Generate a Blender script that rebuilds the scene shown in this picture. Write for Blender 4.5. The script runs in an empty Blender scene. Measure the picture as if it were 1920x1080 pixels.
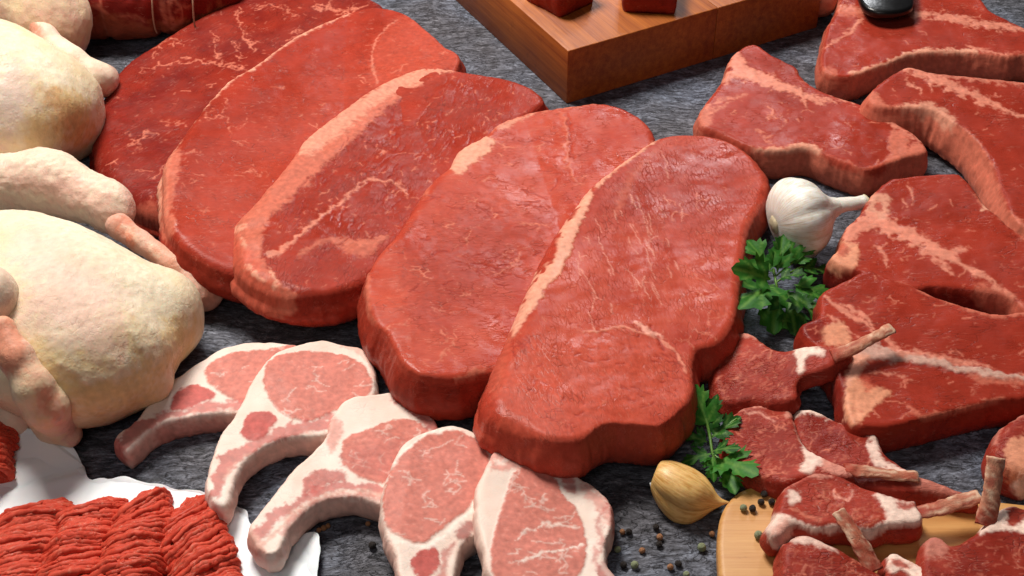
import bpy, math, random
import numpy as np
from mathutils import Vector, Matrix
from mathutils.kdtree import KDTree
from mathutils.geometry import delaunay_2d_cdt

SC = bpy.context.scene
COL = SC.collection
# ------------------------------------------------------------------ camera
PITCH = math.radians(40.0); DIST = 1.10; FPX = 2638.0          # FPX: focal length in pixels of a 1920 wide frame
CAM = np.array([0.0, -DIST*math.cos(PITCH), DIST*math.sin(PITCH)])
FWD = np.array([0.0, math.cos(PITCH), -math.sin(PITCH)])
UPV = np.array([0.0, math.sin(PITCH), math.cos(PITCH)])
RGT = np.array([1.0, 0.0, 0.0])
cd = bpy.data.cameras.new('camera'); co = bpy.data.objects.new('camera', cd); COL.objects.link(co)
co.location = CAM; co.rotation_euler = (math.pi/2-PITCH, 0, 0)
cd.sensor_width = 36.0; cd.lens = FPX/1920*36.0; cd.clip_start = 0.01; cd.clip_end = 50
SC.camera = co
# ------------------------------------------------------------------ light
w = bpy.data.worlds.new('World'); SC.world = w; w.use_nodes = True
w.node_tree.nodes['Background'].inputs[0].default_value = (0.80, 0.88, 1.0, 1)
w.node_tree.nodes['Background'].inputs[1].default_value = 0.035
def area(name, loc, target, sx, sy, power, color):
    l = bpy.data.lights.new(name, 'AREA'); l.shape = 'RECTANGLE'; l.size = sx; l.size_y = sy
    l.energy = power; l.color = color
    o = bpy.data.objects.new(name, l); COL.objects.link(o); o.location = loc
    o.rotation_euler = (Vector(target)-Vector(loc)).to_track_quat('-Z', 'Y').to_euler()
    return o
area('softbox_key', (-0.52, 0.70, 1.52), (0.0, 0.0, 0.0), 0.62, 0.52, 45, (1.0, 0.95, 0.88))
area('softbox_fill', (-0.35, -1.35, 1.5), (0, 0, 0), 0.9, 0.7, 4.5, (1.0, 0.96, 0.92))
area('softbox_rim', (0.42, 2.05, 1.26), (0.12, 0.15, 0.0), 0.30, 0.30, 12, (0.95, 0.97, 1.0))
SC.view_settings.view_transform = 'Standard'; SC.view_settings.look = 'None'
SC.view_settings.gamma = 1.0; SC.view_settings.use_curve_mapping = False
SC.view_settings.exposure = 0.0
SC.render.engine = 'CYCLES'; SC.cycles.use_denoising = True

# ------------------------------------------------------------------ helpers: numbers
R = np.random.RandomState(7)
def lin(h):
    c = np.array([int(h[i:i+2], 16) for i in (0, 2, 4)])/255.0
    return np.where(c <= 0.04045, c/12.92, ((c+0.055)/1.055)**2.4)
def px(s):
    return np.array([[float(a) for a in p.split(',')] for p in s.split()])
def ray(uv):
    uv = np.atleast_2d(uv)
    return FWD*FPX + RGT*(uv[:, :1]-960) - UPV*(uv[:, 1:2]-540)
def ground(uv, z=0.0):
    d = ray(uv); t = (np.asarray(z)-CAM[2])/d[:, 2]
    return CAM[:2] + d[:, :2]*t[:, None]
def P(u, v, z=0.0):
    g = ground([[u, v]], z)[0]; return np.array([g[0], g[1], z])
def proj(p):
    q = p-CAM; zc = q@FWD
    return np.stack([960+FPX*(q@RGT)/zc, 540-FPX*(q@UPV)/zc], 1)
_perm = np.random.RandomState(3).permutation(256); _perm = np.concatenate([_perm]*3)
_g3 = np.random.RandomState(4).normal(size=(256, 3)); _g3 /= np.linalg.norm(_g3, axis=1)[:, None]
def noise(p, f=1.0, seed=0):
    p = np.asarray(p, float)*f + seed*17.31
    i = np.floor(p).astype(int); fr = p-i; i &= 255
    u = fr*fr*fr*(fr*(fr*6-15)+10)
    out = 0
    for dx in (0, 1):
        wx = u[:, 0] if dx else 1-u[:, 0]
        for dy in (0, 1):
            wy = u[:, 1] if dy else 1-u[:, 1]
            for dz in (0, 1):
                wz = u[:, 2] if dz else 1-u[:, 2]
                h = _perm[_perm[_perm[(i[:, 0]+dx) & 255]+((i[:, 1]+dy) & 255)]+((i[:, 2]+dz) & 255)]
                g = _g3[h]
                out = out + wx*wy*wz*(g[:, 0]*(fr[:, 0]-dx)+g[:, 1]*(fr[:, 1]-dy)+g[:, 2]*(fr[:, 2]-dz))
    return out*1.6
def fbm(p, f, o=3, seed=0):
    s = 0; a = 1.0
    for k in range(o):
        s = s+a*noise(p, f*2**k, seed+k); a *= 0.5
    return s
def sstep(a, b, x):
    t = np.clip((x-a)/(b-a), 0, 1); return t*t*(3-2*t)
def catmull(p, closed=True, n=8):
    m = len(p); out = []
    rng = range(m if closed else m-1)
    t = np.linspace(0, 1, n, endpoint=False)[:, None]
    for i in rng:
        if closed: a, b, c, d = p[i-1], p[i], p[(i+1) % m], p[(i+2) % m]
        else: a, b, c, d = p[max(i-1, 0)], p[i], p[i+1], p[min(i+2, m-1)]
        out.append(0.5*(2*b+(c-a)*t+(2*a-5*b+4*c-d)*t*t+(3*b-a-3*c+d)*t**3))
    if not closed: out.append(p[-1:])
    return np.concatenate(out)
def resample(p, s, closed=True):
    q = np.concatenate([p, p[:1]]) if closed else p
    L = np.concatenate([[0], np.cumsum(np.linalg.norm(np.diff(q, axis=0), axis=1))])
    n = max(4, int(round(L[-1]/s)))
    t = np.linspace(0, L[-1], n, endpoint=not closed)
    return np.stack([np.interp(t, L, q[:, k]) for k in range(q.shape[1])], 1)
def seg_dist(p, a, b):
    """distance of points p to the polyline with segment starts a, ends b; also the position along it"""
    best = np.full(len(p), 1e9); at = np.zeros(len(p))
    for k in range(len(a)):
        d = b[k]-a[k]; L = max(d@d, 1e-18)
        t = np.clip(((p-a[k])@d)/L, 0, 1)
        e = p-a[k]-t[:, None]*d
        r = np.einsum('ij,ij->i', e, e)
        m = r < best; best[m] = r[m]; at[m] = k+t[m]
    return np.sqrt(best), at
def inside(p, poly):
    x, y = p[:, 0], p[:, 1]; c = np.zeros(len(p), bool); n = len(poly)
    for i in range(n):
        x1, y1 = poly[i]; x2, y2 = poly[i-1]
        if y1 == y2: continue
        c ^= ((y1 > y) != (y2 > y)) & (x < (x2-x1)*(y-y1)/(y2-y1)+x1)
    return c
def sdist(p, poly):
    d, _ = seg_dist(p, poly, np.roll(poly, -1, 0))
    return np.where(inside(p, poly), -d, d)

# ------------------------------------------------------------------ helpers: objects
def make_mesh(name, V, F, mat, parent=None, attrs=None, normals=None, origin=None, smooth=True):
    F = np.asarray(F); k = F.shape[1]
    me = bpy.data.meshes.new(name)
    V = np.asarray(V, float)
    if origin is not None: V = V-np.asarray(origin)
    me.vertices.add(len(V)); me.vertices.foreach_set('co', V.astype(np.float32).ravel())
    me.loops.add(F.size); me.loops.foreach_set('vertex_index', F.astype(np.int32).ravel())
    me.polygons.add(len(F)); me.polygons.foreach_set('loop_start', np.arange(0, F.size, k, dtype=np.int32))
    me.update(calc_edges=True); me.validate()
    if smooth: me.polygons.foreach_set('use_smooth', np.ones(len(me.polygons), bool))
    for an, av in (attrs or {}).items():
        if av.ndim == 1:
            a = me.attributes.new(an, 'FLOAT', 'POINT'); a.data.foreach_set('value', av.astype(np.float32))
        elif an == 'col':
            a = me.attributes.new(an, 'FLOAT_COLOR', 'POINT')
            a.data.foreach_set('color', np.concatenate([av, np.ones((len(av), 1))], 1).astype(np.float32).ravel())
        else:
            a = me.attributes.new(an, 'FLOAT_VECTOR', 'POINT'); a.data.foreach_set('vector', av.astype(np.float32).ravel())
    if normals is not None: me.normals_split_custom_set_from_vertices([tuple(x) for x in normals])
    if mat: me.materials.append(mat)
    o = bpy.data.objects.new(name, me); COL.objects.link(o)
    if parent is not None: o.parent = parent
    elif origin is not None: o.location = origin
    return o
def thing(name, label, cat, loc, group=None):
    o = bpy.data.objects.new(name, None); COL.objects.link(o); o.location = loc
    o.empty_display_size = 0.02
    return tag(o, label, cat, group)
def tag(o, label=None, cat=None, group=None, kind=None):
    if label: o['label'] = label
    if cat: o['category'] = cat
    if group: o['group'] = group
    if kind: o['kind'] = kind
    return o
def vnormals(V, F):
    n = np.cross(V[F[:, 1]]-V[F[:, 0]], V[F[:, 2]]-V[F[:, 0]])
    out = np.zeros_like(V)
    for k in range(3):
        for c in range(3): out[:, c] += np.bincount(F[:, k], n[:, c], len(V))
    return out/np.maximum(np.linalg.norm(out, axis=1), 1e-15)[:, None]
def quads_to_tris(q):
    q = np.asarray(q); return np.concatenate([q[:, [0, 1, 2]], q[:, [0, 2, 3]]])

# ------------------------------------------------------------------ materials
class NT:
    def __init__(s, name):
        s.m = bpy.data.materials.new(name); s.m.use_nodes = True
        s.t = s.m.node_tree; s.b = s.t.nodes['Principled BSDF']
    def n(s, ty, **kw):
        nd = s.t.nodes.new(ty)
        for k, v in kw.items():
            if k.startswith('_'): setattr(nd, k[1:], v)
            else:
                key = int(k[1:]) if k[0] == 'i' and k[1:].isdigit() else k.replace('__', ' ')
                if isinstance(v, bpy.types.NodeSocket): s.t.links.new(v, nd.inputs[key])
                else: nd.inputs[key].default_value = v
        return nd
    def math(s, op, a, b=0.0, c=0.0):
        nd = s.n('ShaderNodeMath', _operation=op)
        for i, v in enumerate((a, b, c)):
            if isinstance(v, bpy.types.NodeSocket): s.t.links.new(v, nd.inputs[i])
            else: nd.inputs[i].default_value = v
        return nd.outputs[0]
    def mix(s, f, a, b, ty='MIX'):
        nd = s.n('ShaderNodeMix', _data_type='RGBA', _blend_type=ty)
        for i, v in ((0, f), (6, a), (7, b)):
            if isinstance(v, bpy.types.NodeSocket): s.t.links.new(v, nd.inputs[i])
            else: nd.inputs[i].default_value = (tuple(v)+(1,) if hasattr(v, '__len__') and len(v) == 3 else v)
        return nd.outputs[2]
    def ramp(s, x, stops):
        nd = s.n('ShaderNodeValToRGB'); s.t.links.new(x, nd.inputs[0])
        e = nd.color_ramp.elements
        while len(e) < len(stops): e.new(0.5)
        for i, (p, c) in enumerate(stops):
            e[i].position = p; e[i].color = (c, c, c, 1) if not hasattr(c, '__len__') else tuple(c)+(1,)
        return nd.outputs[0]
    def noise(s, vec, scale, detail=3, rough=0.55):
        return s.n('ShaderNodeTexNoise', Vector=vec, Scale=scale, Detail=detail, Roughness=rough).outputs[0]
    def scaled(s, vec, sc):
        return s.n('ShaderNodeMapping', Vector=vec, Scale=sc).outputs[0]
    def set(s, **kw):
        for k, v in kw.items():
            k = k.replace('__', ' ')
            if isinstance(v, bpy.types.NodeSocket): s.t.links.new(v, s.b.inputs[k])
            else: s.b.inputs[k].default_value = (tuple(v)+(1,) if hasattr(v, '__len__') and len(v) == 3 and k.endswith('Color') else v)
def flesh(name, rough=0.36, fat_rough=0.45, sss=0.12, grain=0.5, bump=0.5, fleck=0.25, stretch=(90, 420, 420), fine=1.0, wrinkle=0.35, coat=0.25, pores=0.0):
    m = NT(name)
    col = m.n('ShaderNodeAttribute', _attribute_name='col').outputs[0]
    fat = m.n('ShaderNodeAttribute', _attribute_name='fat').outputs[2]
    fib = m.n('ShaderNodeAttribute', _attribute_name='fib').outputs[1]
    st = m.scaled(fib, stretch)
    n1 = m.noise(st, 1.0, 4, 0.6)                     # muscle grain
    n2 = m.noise(fib, 1100*fine, 3, 0.6)              # fine wet grain
    n3 = m.noise(fib, 60, 3, 0.5)
    lean = m.math('SUBTRACT', 1.0, fat)
    k = m.math('MULTIPLY_ADD', m.math('SUBTRACT', n1, 0.5), grain, 1.0)
    k = m.math('MULTIPLY_ADD', m.math('SUBTRACT', n2, 0.5), grain*0.8, k)
    k = m.math('MULTIPLY_ADD', m.math('SUBTRACT', n3, 0.5), grain*0.5, k)
    base = m.mix(1.0, col, m.n('ShaderNodeCombineColor', Red=k, Green=k, Blue=k).outputs[0], 'MULTIPLY')
    # thin pale threads of intramuscular fat and painted wet glints, and fine dark wrinkles
    n4 = m.noise(m.scaled(fib, (stretch[0]*0.45, stretch[1]*0.6, stretch[2]*0.6)), 1.0, 2, 0.5)
    gate = m.ramp(m.noise(fib, 75, 2), [(0.52, 0.0), (0.60, 1.0)])
    ln = m.ramp(m.math('ABSOLUTE', m.math('SUBTRACT', n4, 0.5)), [(0.0, 1.0), (0.018, 0.0)])
    fl = m.math('MULTIPLY', m.math('MULTIPLY', ln, gate), m.math('MULTIPLY', lean, fleck))
    base = m.mix(fl, base, m.mix(0.6, col, lin('E8A792')))
    vo = m.n('ShaderNodeTexVoronoi', _feature='DISTANCE_TO_EDGE', Vector=m.scaled(fib, (stretch[0]*0.9, stretch[1]*0.75, stretch[2]*0.75)), Scale=1.0)
    gate2 = m.ramp(m.noise(fib, 48, 2), [(0.46, 0.0), (0.60, 1.0)])
    wr = m.math('MULTIPLY', m.ramp(vo.outputs['Distance'], [(0.0, 1.0), (0.07, 0.0)]), m.math('MULTIPLY', gate2, lean))
    wrk = m.math('SUBTRACT', 1.0, m.math('MULTIPLY', wr, wrinkle))
    base = m.mix(1.0, base, m.n('ShaderNodeCombineColor', Red=wrk, Green=wrk, Blue=wrk).outputs[0], 'MULTIPLY')
    r = m.math('MULTIPLY_ADD', fat, fat_rough-rough, rough)
    wet = m.noise(fib, 22, 2, 0.5)
    r = m.math('MULTIPLY_ADD', m.math('SUBTRACT', wet, 0.5), 0.75, r)
    r = m.math('MULTIPLY_ADD', m.math('SUBTRACT', n2, 0.5), 0.25, r)
    h = m.math('ADD', m.math('MULTIPLY', n1, 1.0), m.math('MULTIPLY', n2, 0.45))
    h = m.math('MULTIPLY_ADD', m.noise(fib, 260, 2, 0.5), 0.35, h)
    if pores:
        pv = m.n('ShaderNodeTexVoronoi', Vector=fib, Scale=330.0).outputs['Distance']
        h = m.math('MULTIPLY_ADD', m.ramp(pv, [(0.0, 1.0), (0.45, 0.0)]), pores, h)
    h = m.math('MULTIPLY_ADD', wr, -1.5, h); h = m.math('MULTIPLY_ADD', fl, 1.2, h)
    bp = m.n('ShaderNodeBump', Strength=bump, Distance=0.0011, Height=h).outputs[0]
    m.set(Coat__Weight=coat, Coat__Roughness=0.2, Coat__Normal=bp, Base__Color=base, Roughness=r, Normal=bp, Subsurface__Weight=sss, Subsurface__Scale=0.006,
          Subsurface__Radius=(1.0, 0.35, 0.25), Specular__IOR__Level=0.11)
    return m.m
M = {}
M['beef'] = flesh('beef_flesh', 0.34, 0.46, 0.09, 0.30, 0.18, 0.38, (110, 460, 460), 1.0, 0.34, 0.0)
M['lamb'] = flesh('lamb_flesh', 0.40, 0.48, 0.05, 0.45, 0.35, 0.6, (160, 520, 520), 1.0, 0.4, 0.0)
M['pork'] = flesh('pork_flesh', 0.44, 0.50, 0.10, 0.07, 0.16, 0.30, (200, 420, 420), 1.0, 0.08, 0.0)
M['skin'] = flesh('chicken_skin', 0.36, 0.36, 0.22, 0.10, 0.22, 0.0, (300, 300, 300), 0.6, 0.03, 0.0, 0.7)
M['bone'] = flesh('rib_bone', 0.45, 0.5, 0.08, 0.60, 0.4, 0.5, (40, 900, 900), 1.0, 0.2, 0.0)
M['mince'] = flesh('minced_beef', 0.5, 0.5, 0.08, 0.5, 0.5, 0.9, (420, 420, 420), 1.0, 0.1, 0.0)
def slate_mat():
    m = NT('slate_surface')
    p = m.n('ShaderNodeNewGeometry').outputs[0]
    wv = m.n('ShaderNodeTexNoise', Vector=p, Scale=14.0, Detail=3.0)
    off = m.n('ShaderNodeVectorMath', _operation='SCALE', i0=wv.outputs[1], Scale=0.035).outputs[0]
    q = m.n('ShaderNodeVectorMath', _operation='ADD', i0=p, i1=off).outputs[0]
    s1 = m.noise(m.scaled(q, (85, 270, 270)), 1.0, 7, 0.72)
    s2 = m.noise(m.scaled(q, (330, 800, 800)), 1.0, 4, 0.7)
    s3 = m.noise(p, 8.0, 3)
    s4 = m.noise(m.scaled(q, (48, 150, 150)), 1.0, 3, 0.55); s5 = m.noise(m.scaled(q, (110, 330, 330)), 1.0, 3, 0.55)
    t = m.math('ADD', m.math('MULTIPLY', s1, 0.55), m.math('ADD', m.math('MULTIPLY', s2, 0.25), m.math('MULTIPLY', s3, 0.20)))
    c = m.ramp(t, [(0.38, lin('1E1E23')), (0.47, lin('4A4B53')), (0.54, lin('6E717B')), (0.63, lin('A2A8B4'))])
    c = m.mix(1.0, c, m.mix(m.ramp(s3, [(0.40, 0.0), (0.60, 1.0)]), (1.0, 0.93, 0.90), (0.90, 0.97, 1.08)), 'MULTIPLY')
    g5 = m.ramp(m.noise(p, 55, 2), [(0.45, 0.0), (0.60, 1.0)])
    crack = m.math('MINIMUM', m.ramp(m.math('ABSOLUTE', m.math('SUBTRACT', s4, 0.5)), [(0.0, 0.15), (0.02, 1.0)]),
                   m.math('MAXIMUM', m.math('SUBTRACT', 1.0, g5), m.ramp(m.math('ABSOLUTE', m.math('SUBTRACT', s5, 0.5)), [(0.0, 0.35), (0.03, 1.0)])))
    c = m.mix(1.0, c, m.n('ShaderNodeCombineColor', Red=crack, Green=crack, Blue=crack).outputs[0], 'MULTIPLY')
    h = m.math('MULTIPLY_ADD', crack, 0.5, m.math('ADD', s1, m.math('MULTIPLY', s2, 0.5)))
    bp = m.n('ShaderNodeBump', Strength=0.7, Distance=0.0016, Height=h).outputs[0]
    m.set(Base__Color=c, Roughness=m.math('MULTIPLY_ADD', s1, 0.4, 0.32), Normal=bp, Specular__IOR__Level=0.4)
    return m.m
def wood_mat(name, dark, light, rough, coord_scale=(1, 1, 1)):
    m = NT(name)
    p = m.n('ShaderNodeTexCoord').outputs[3]
    oi = m.n('ShaderNodeObjectInfo').outputs[5]
    q = m.n('ShaderNodeVectorMath', _operation='ADD', i0=p, i1=m.n('ShaderNodeCombineXYZ', X=oi, Y=oi, Z=oi).outputs[0]).outputs[0]
    q = m.scaled(q, coord_scale)
    g = m.noise(m.scaled(q, (6, 170, 170)), 1.0, 5, 0.65)
    g2 = m.noise(m.scaled(q, (30, 700, 700)), 1.0, 3, 0.6)
    g3 = m.noise(q, 11.0, 4)
    t = m.math('ADD', m.math('MULTIPLY', g, 0.5), m.math('ADD', m.math('MULTIPLY', g2, 0.2), m.math('MULTIPLY', g3, 0.3)))
    t = m.math('MULTIPLY_ADD', m.math('SUBTRACT', oi, 0.5), 0.10, t)
    c = m.ramp(t, [(0.34, dark), (0.66, light)])
    wear = m.ramp(m.noise(m.scaled(q, (60, 300, 60)), 1.0, 5, 0.7), [(0.62, 0.0), (0.75, 0.5)])
    c = m.mix(wear, c, np.array(dark)*0.55)
    bp = m.n('ShaderNodeBump', Strength=0.35, Distance=0.0006, Height=m.math('ADD', g, g2)).outputs[0]
    m.set(Base__Color=c, Roughness=m.math('MULTIPLY_ADD', g3, 0.25, rough), Normal=bp)
    return m.m
def simple(name, col, rough=0.5, metal=0.0, var=0.15, scale=300, bump=0.3, sss=0.0, spec=0.5):
    m = NT(name); p = m.n('ShaderNodeTexCoord').outputs[3]
    n1 = m.noise(p, scale, 4, 0.6)
    k = m.math('MULTIPLY_ADD', m.math('SUBTRACT', n1, 0.5), var*3, 1.0)
    c = m.mix(1.0, col, m.n('ShaderNodeCombineColor', Red=k, Green=k, Blue=k).outputs[0], 'MULTIPLY')
    bp = m.n('ShaderNodeBump', Strength=bump, Distance=0.0008, Height=n1).outputs[0]
    m.set(Base__Color=c, Roughness=rough, Metallic=metal, Normal=bp, Subsurface__Weight=sss, Subsurface__Scale=0.004, Specular__IOR__Level=spec)
    return m.m
M['slate'] = slate_mat()
M['block'] = wood_mat('dark_oiled_wood', lin('742A0A'), lin('BE6C28'), 0.38)
M['board'] = wood_mat('pale_beech_wood', lin('B87A3E'), lin('D6A262'), 0.38)
M['black'] = simple('black_handle', lin('0C0A0A'), 0.3, var=0.1)
M['steel'] = simple('steel', lin('A8A8A8'), 0.3, 1.0, var=0.05)
M['string'] = simple('butcher_string', lin('B08870'), 0.8, var=0.2)
M['paper'] = simple('white_butcher_paper', lin('EEF1F4'), 0.6, var=0.015, scale=60, bump=0.15, sss=0.1)
M['pepper_black'] = simple('black_pepper', lin('2A201C'), 0.55, var=0.4, scale=700, bump=0.9)
M['pepper_green'] = simple('green_pepper', lin('8C9470'), 0.55, var=0.3, scale=500, bump=0.7)
M['pepper_tan'] = simple('tan_pepper', lin('A8744E'), 0.55, var=0.3, scale=500, bump=0.7)
M['stem'] = simple('parsley_stem', lin('5F8A34'), 0.45, var=0.2)

# ------------------------------------------------------------------ painted surfaces
C = {k: lin(v) for k, v in dict(
    beef='A43828', beef_hi='BC503C', beef_dk='74201A', beef_md='902E20', rim='C46A54', rimlt='DC9A80', seam='D8866F',
    lamb='A03A2C', lamb_dk='7E241A', lambfat='EBCBBB', lambpink='D68E7C', bone='C88E72', boneend='A8553F', bonelt='E0BEA2', marrow='8E2B26',
    pork='CC7C6E', pork_dk='B85E56', pork_md='C07066', pork_hi='DA978A', porkfat='F1DFD3', porkpink='DCA898', porkfat2='EACFC0', porkred='BE5F58',
    film='C9A090', fatorange='DC9474', dark='701A18', vein='CC755E', veinlt_glint='E6A490', crease='8A221E').items()}

class Paint:
    """colour, fat mask and relief of a piece, painted on its vertices from traced seams and patches"""
    def __init__(s, V, top, base, tone, seed):
        s.V = V; s.uv = proj(V); s.top = top; s.seed = seed
        n = fbm(V, 22, 3, seed)*0.55+fbm(V, 90, 2, seed+5)*0.3
        s.col = base[None]*(1-np.clip(0.5+n, 0, 1))[:, None] + tone[None]*np.clip(0.5+n, 0, 1)[:, None]
        s.fat = np.zeros(len(V)); s.lift = np.zeros(len(V)); s.parts = {}
        s.wx = fbm(V, 130, 3, seed+11); s.wy = fbm(V, 130, 3, seed+21); s.w3 = fbm(V, 420, 2, seed+31)
        s.rough = fbm(V, 260, 3, seed+41)
    def apply(s, mask, color, part=None, fat=1.0, lift=0.0, shade=0.22):
        c = np.clip(C[color][None]*(1+shade*s.rough[:, None]), 0, 0.95)
        s.col = s.col*(1-mask[:, None])+c*mask[:, None]
        s.fat = s.fat*(1-mask)+fat*mask
        s.lift += lift*mask*s.top
        if part: s.parts[part] = np.maximum(s.parts.get(part, 0), mask)
    def stroke(s, pts, w, color, part=None, soft=4, fat=1.0, lift=0.0, warp=6, alpha=1.0, onlytop=False):
        p = px(pts); w = np.atleast_1d(np.array(w, float))
        wd = np.interp(np.linspace(0, 1, len(p)), np.linspace(0, 1, len(w)), w)
        c = catmull(np.concatenate([p, wd[:, None]], 1), False, 5)
        q, wq = c[:, :2], c[:, 2]
        lo, hi = q.min(0)-w.max()-soft-warp*2, q.max(0)+w.max()+soft+warp*2
        k = np.where(((s.uv > lo) & (s.uv < hi)).all(1))[0]
        if not len(k): return
        uv = s.uv[k]+np.stack([s.wx[k], s.wy[k]], 1)*warp
        d, at = seg_dist(uv, q[:-1], q[1:])
        ww = np.interp(at, np.arange(len(q)), wq)/2*(1+0.55*s.wx[k])
        m = np.zeros(len(s.V)); m[k] = sstep(soft, -soft, d-ww+s.w3[k]*soft*0.8)*alpha
        if onlytop: m *= s.top
        s.apply(m, color, part, fat, lift)
    def patch(s, pts, color, part=None, soft=4, fat=1.0, lift=0.0, warp=6, alpha=1.0, onlytop=False):
        q = catmull(px(pts), True, 5)
        lo, hi = q.min(0)-soft-warp*2, q.max(0)+soft+warp*2
        k = np.where(((s.uv > lo) & (s.uv < hi)).all(1))[0]
        if not len(k): return
        uv = s.uv[k]+np.stack([s.wx[k], s.wy[k]], 1)*warp
        m = np.zeros(len(s.V)); m[k] = sstep(soft, -soft, sdist(uv, q)+s.w3[k]*soft*0.8)*alpha
        if onlytop: m *= s.top
        s.apply(m, color, part, fat, lift)
    def veins(s, n, ang, spread=0.5, length=(0.008, 0.03), width=(0.0004, 0.0012), color='vein', alpha=0.8,
              lift=0.0, branch=0.5, region=None, fat=0.7, bend=0.35, cluster=0):
        rs = np.random.RandomState(s.seed*13+n)
        idx = np.where(s.top > 0.5)[0]
        if region is not None:
            idx = idx[inside(s.uv[idx], px(region))]
        if not len(idx): return
        XY = s.V[:, :2]; m = np.zeros(len(s.V))
        xs = XY+np.stack([s.wx, s.wy], 1)*0.0012
        def walk(p, a, L, w0, depth):
            k = max(3, int(L/0.003)); pts = [p]
            for j in range(k):
                a += rs.normal()*bend; p = p+np.array([math.cos(a), math.sin(a)])*L/k; pts.append(p)
                if depth and rs.rand() < branch/k*1.6:
                    walk(p, a+rs.choice([-1, 1])*rs.uniform(0.5, 1.2), L*rs.uniform(0.3, 0.6), w0*0.75, depth-1)
            pts = np.array(pts)
            lo, hi = pts.min(0)-0.004, pts.max(0)+0.004
            q = np.where((xs[:, 0] > lo[0]) & (xs[:, 0] < hi[0]) & (xs[:, 1] > lo[1]) & (xs[:, 1] < hi[1]))[0]
            if not len(q): return
            d, at = seg_dist(xs[q], pts[:-1], pts[1:])
            ww = w0*(1-0.7*at/len(pts))*(1+0.5*s.wx[q])
            m[q] = np.maximum(m[q], sstep(0.0008, -0.0002, d-ww))
        for _ in range(n):
            p = XY[rs.choice(idx)].copy()
            a = ang+rs.normal()*spread+(math.pi if rs.rand() < 0.5 else 0)
            L = rs.uniform(*length)*rs.uniform(0.5, 1.0)
            walk(p, a, L, rs.uniform(*width), 2)
        s.apply(m*alpha*s.top, color, None, fat, lift)
    def vein(s, pts, w, color='vein', alpha=0.75):
        """a thread of fat with a few finer twigs"""
        w = np.atleast_1d(np.array(w, float))*0.5
        s.stroke(pts, w, color, None, 1.6, 0.9, 0.0003, 9, alpha)
        p = catmull(px(pts), False, 4); rs = np.random.RandomState(int(p.sum()) % 9999)
        for _ in range(max(2, len(p)//5)):
            i = rs.randint(0, len(p)-1); d = p[i+1]-p[i]; d = d/max(np.linalg.norm(d), 1e-6)
            a = rs.choice([-1, 1])*rs.uniform(0.5, 1.2); ca, sa = math.cos(a), math.sin(a)
            L = rs.uniform(8, 22); q = p[i]+L*np.array([d[0]*ca-d[1]*sa, d[0]*sa+d[1]*ca]); m = (p[i]+q)/2+rs.normal(size=2)*3
            s.stroke('%f,%f %f,%f %f,%f' % (*p[i], *m, *q), [w.mean()*0.8, w.mean()*0.5, 0.3], color, None, 1.5, 0.9, 0, 6, alpha*0.85)
    def tint(s, pts, color, soft=40, alpha=0.5):
        s.patch(pts, color, None, soft, 0.0, 0.0, 10, alpha)

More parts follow.
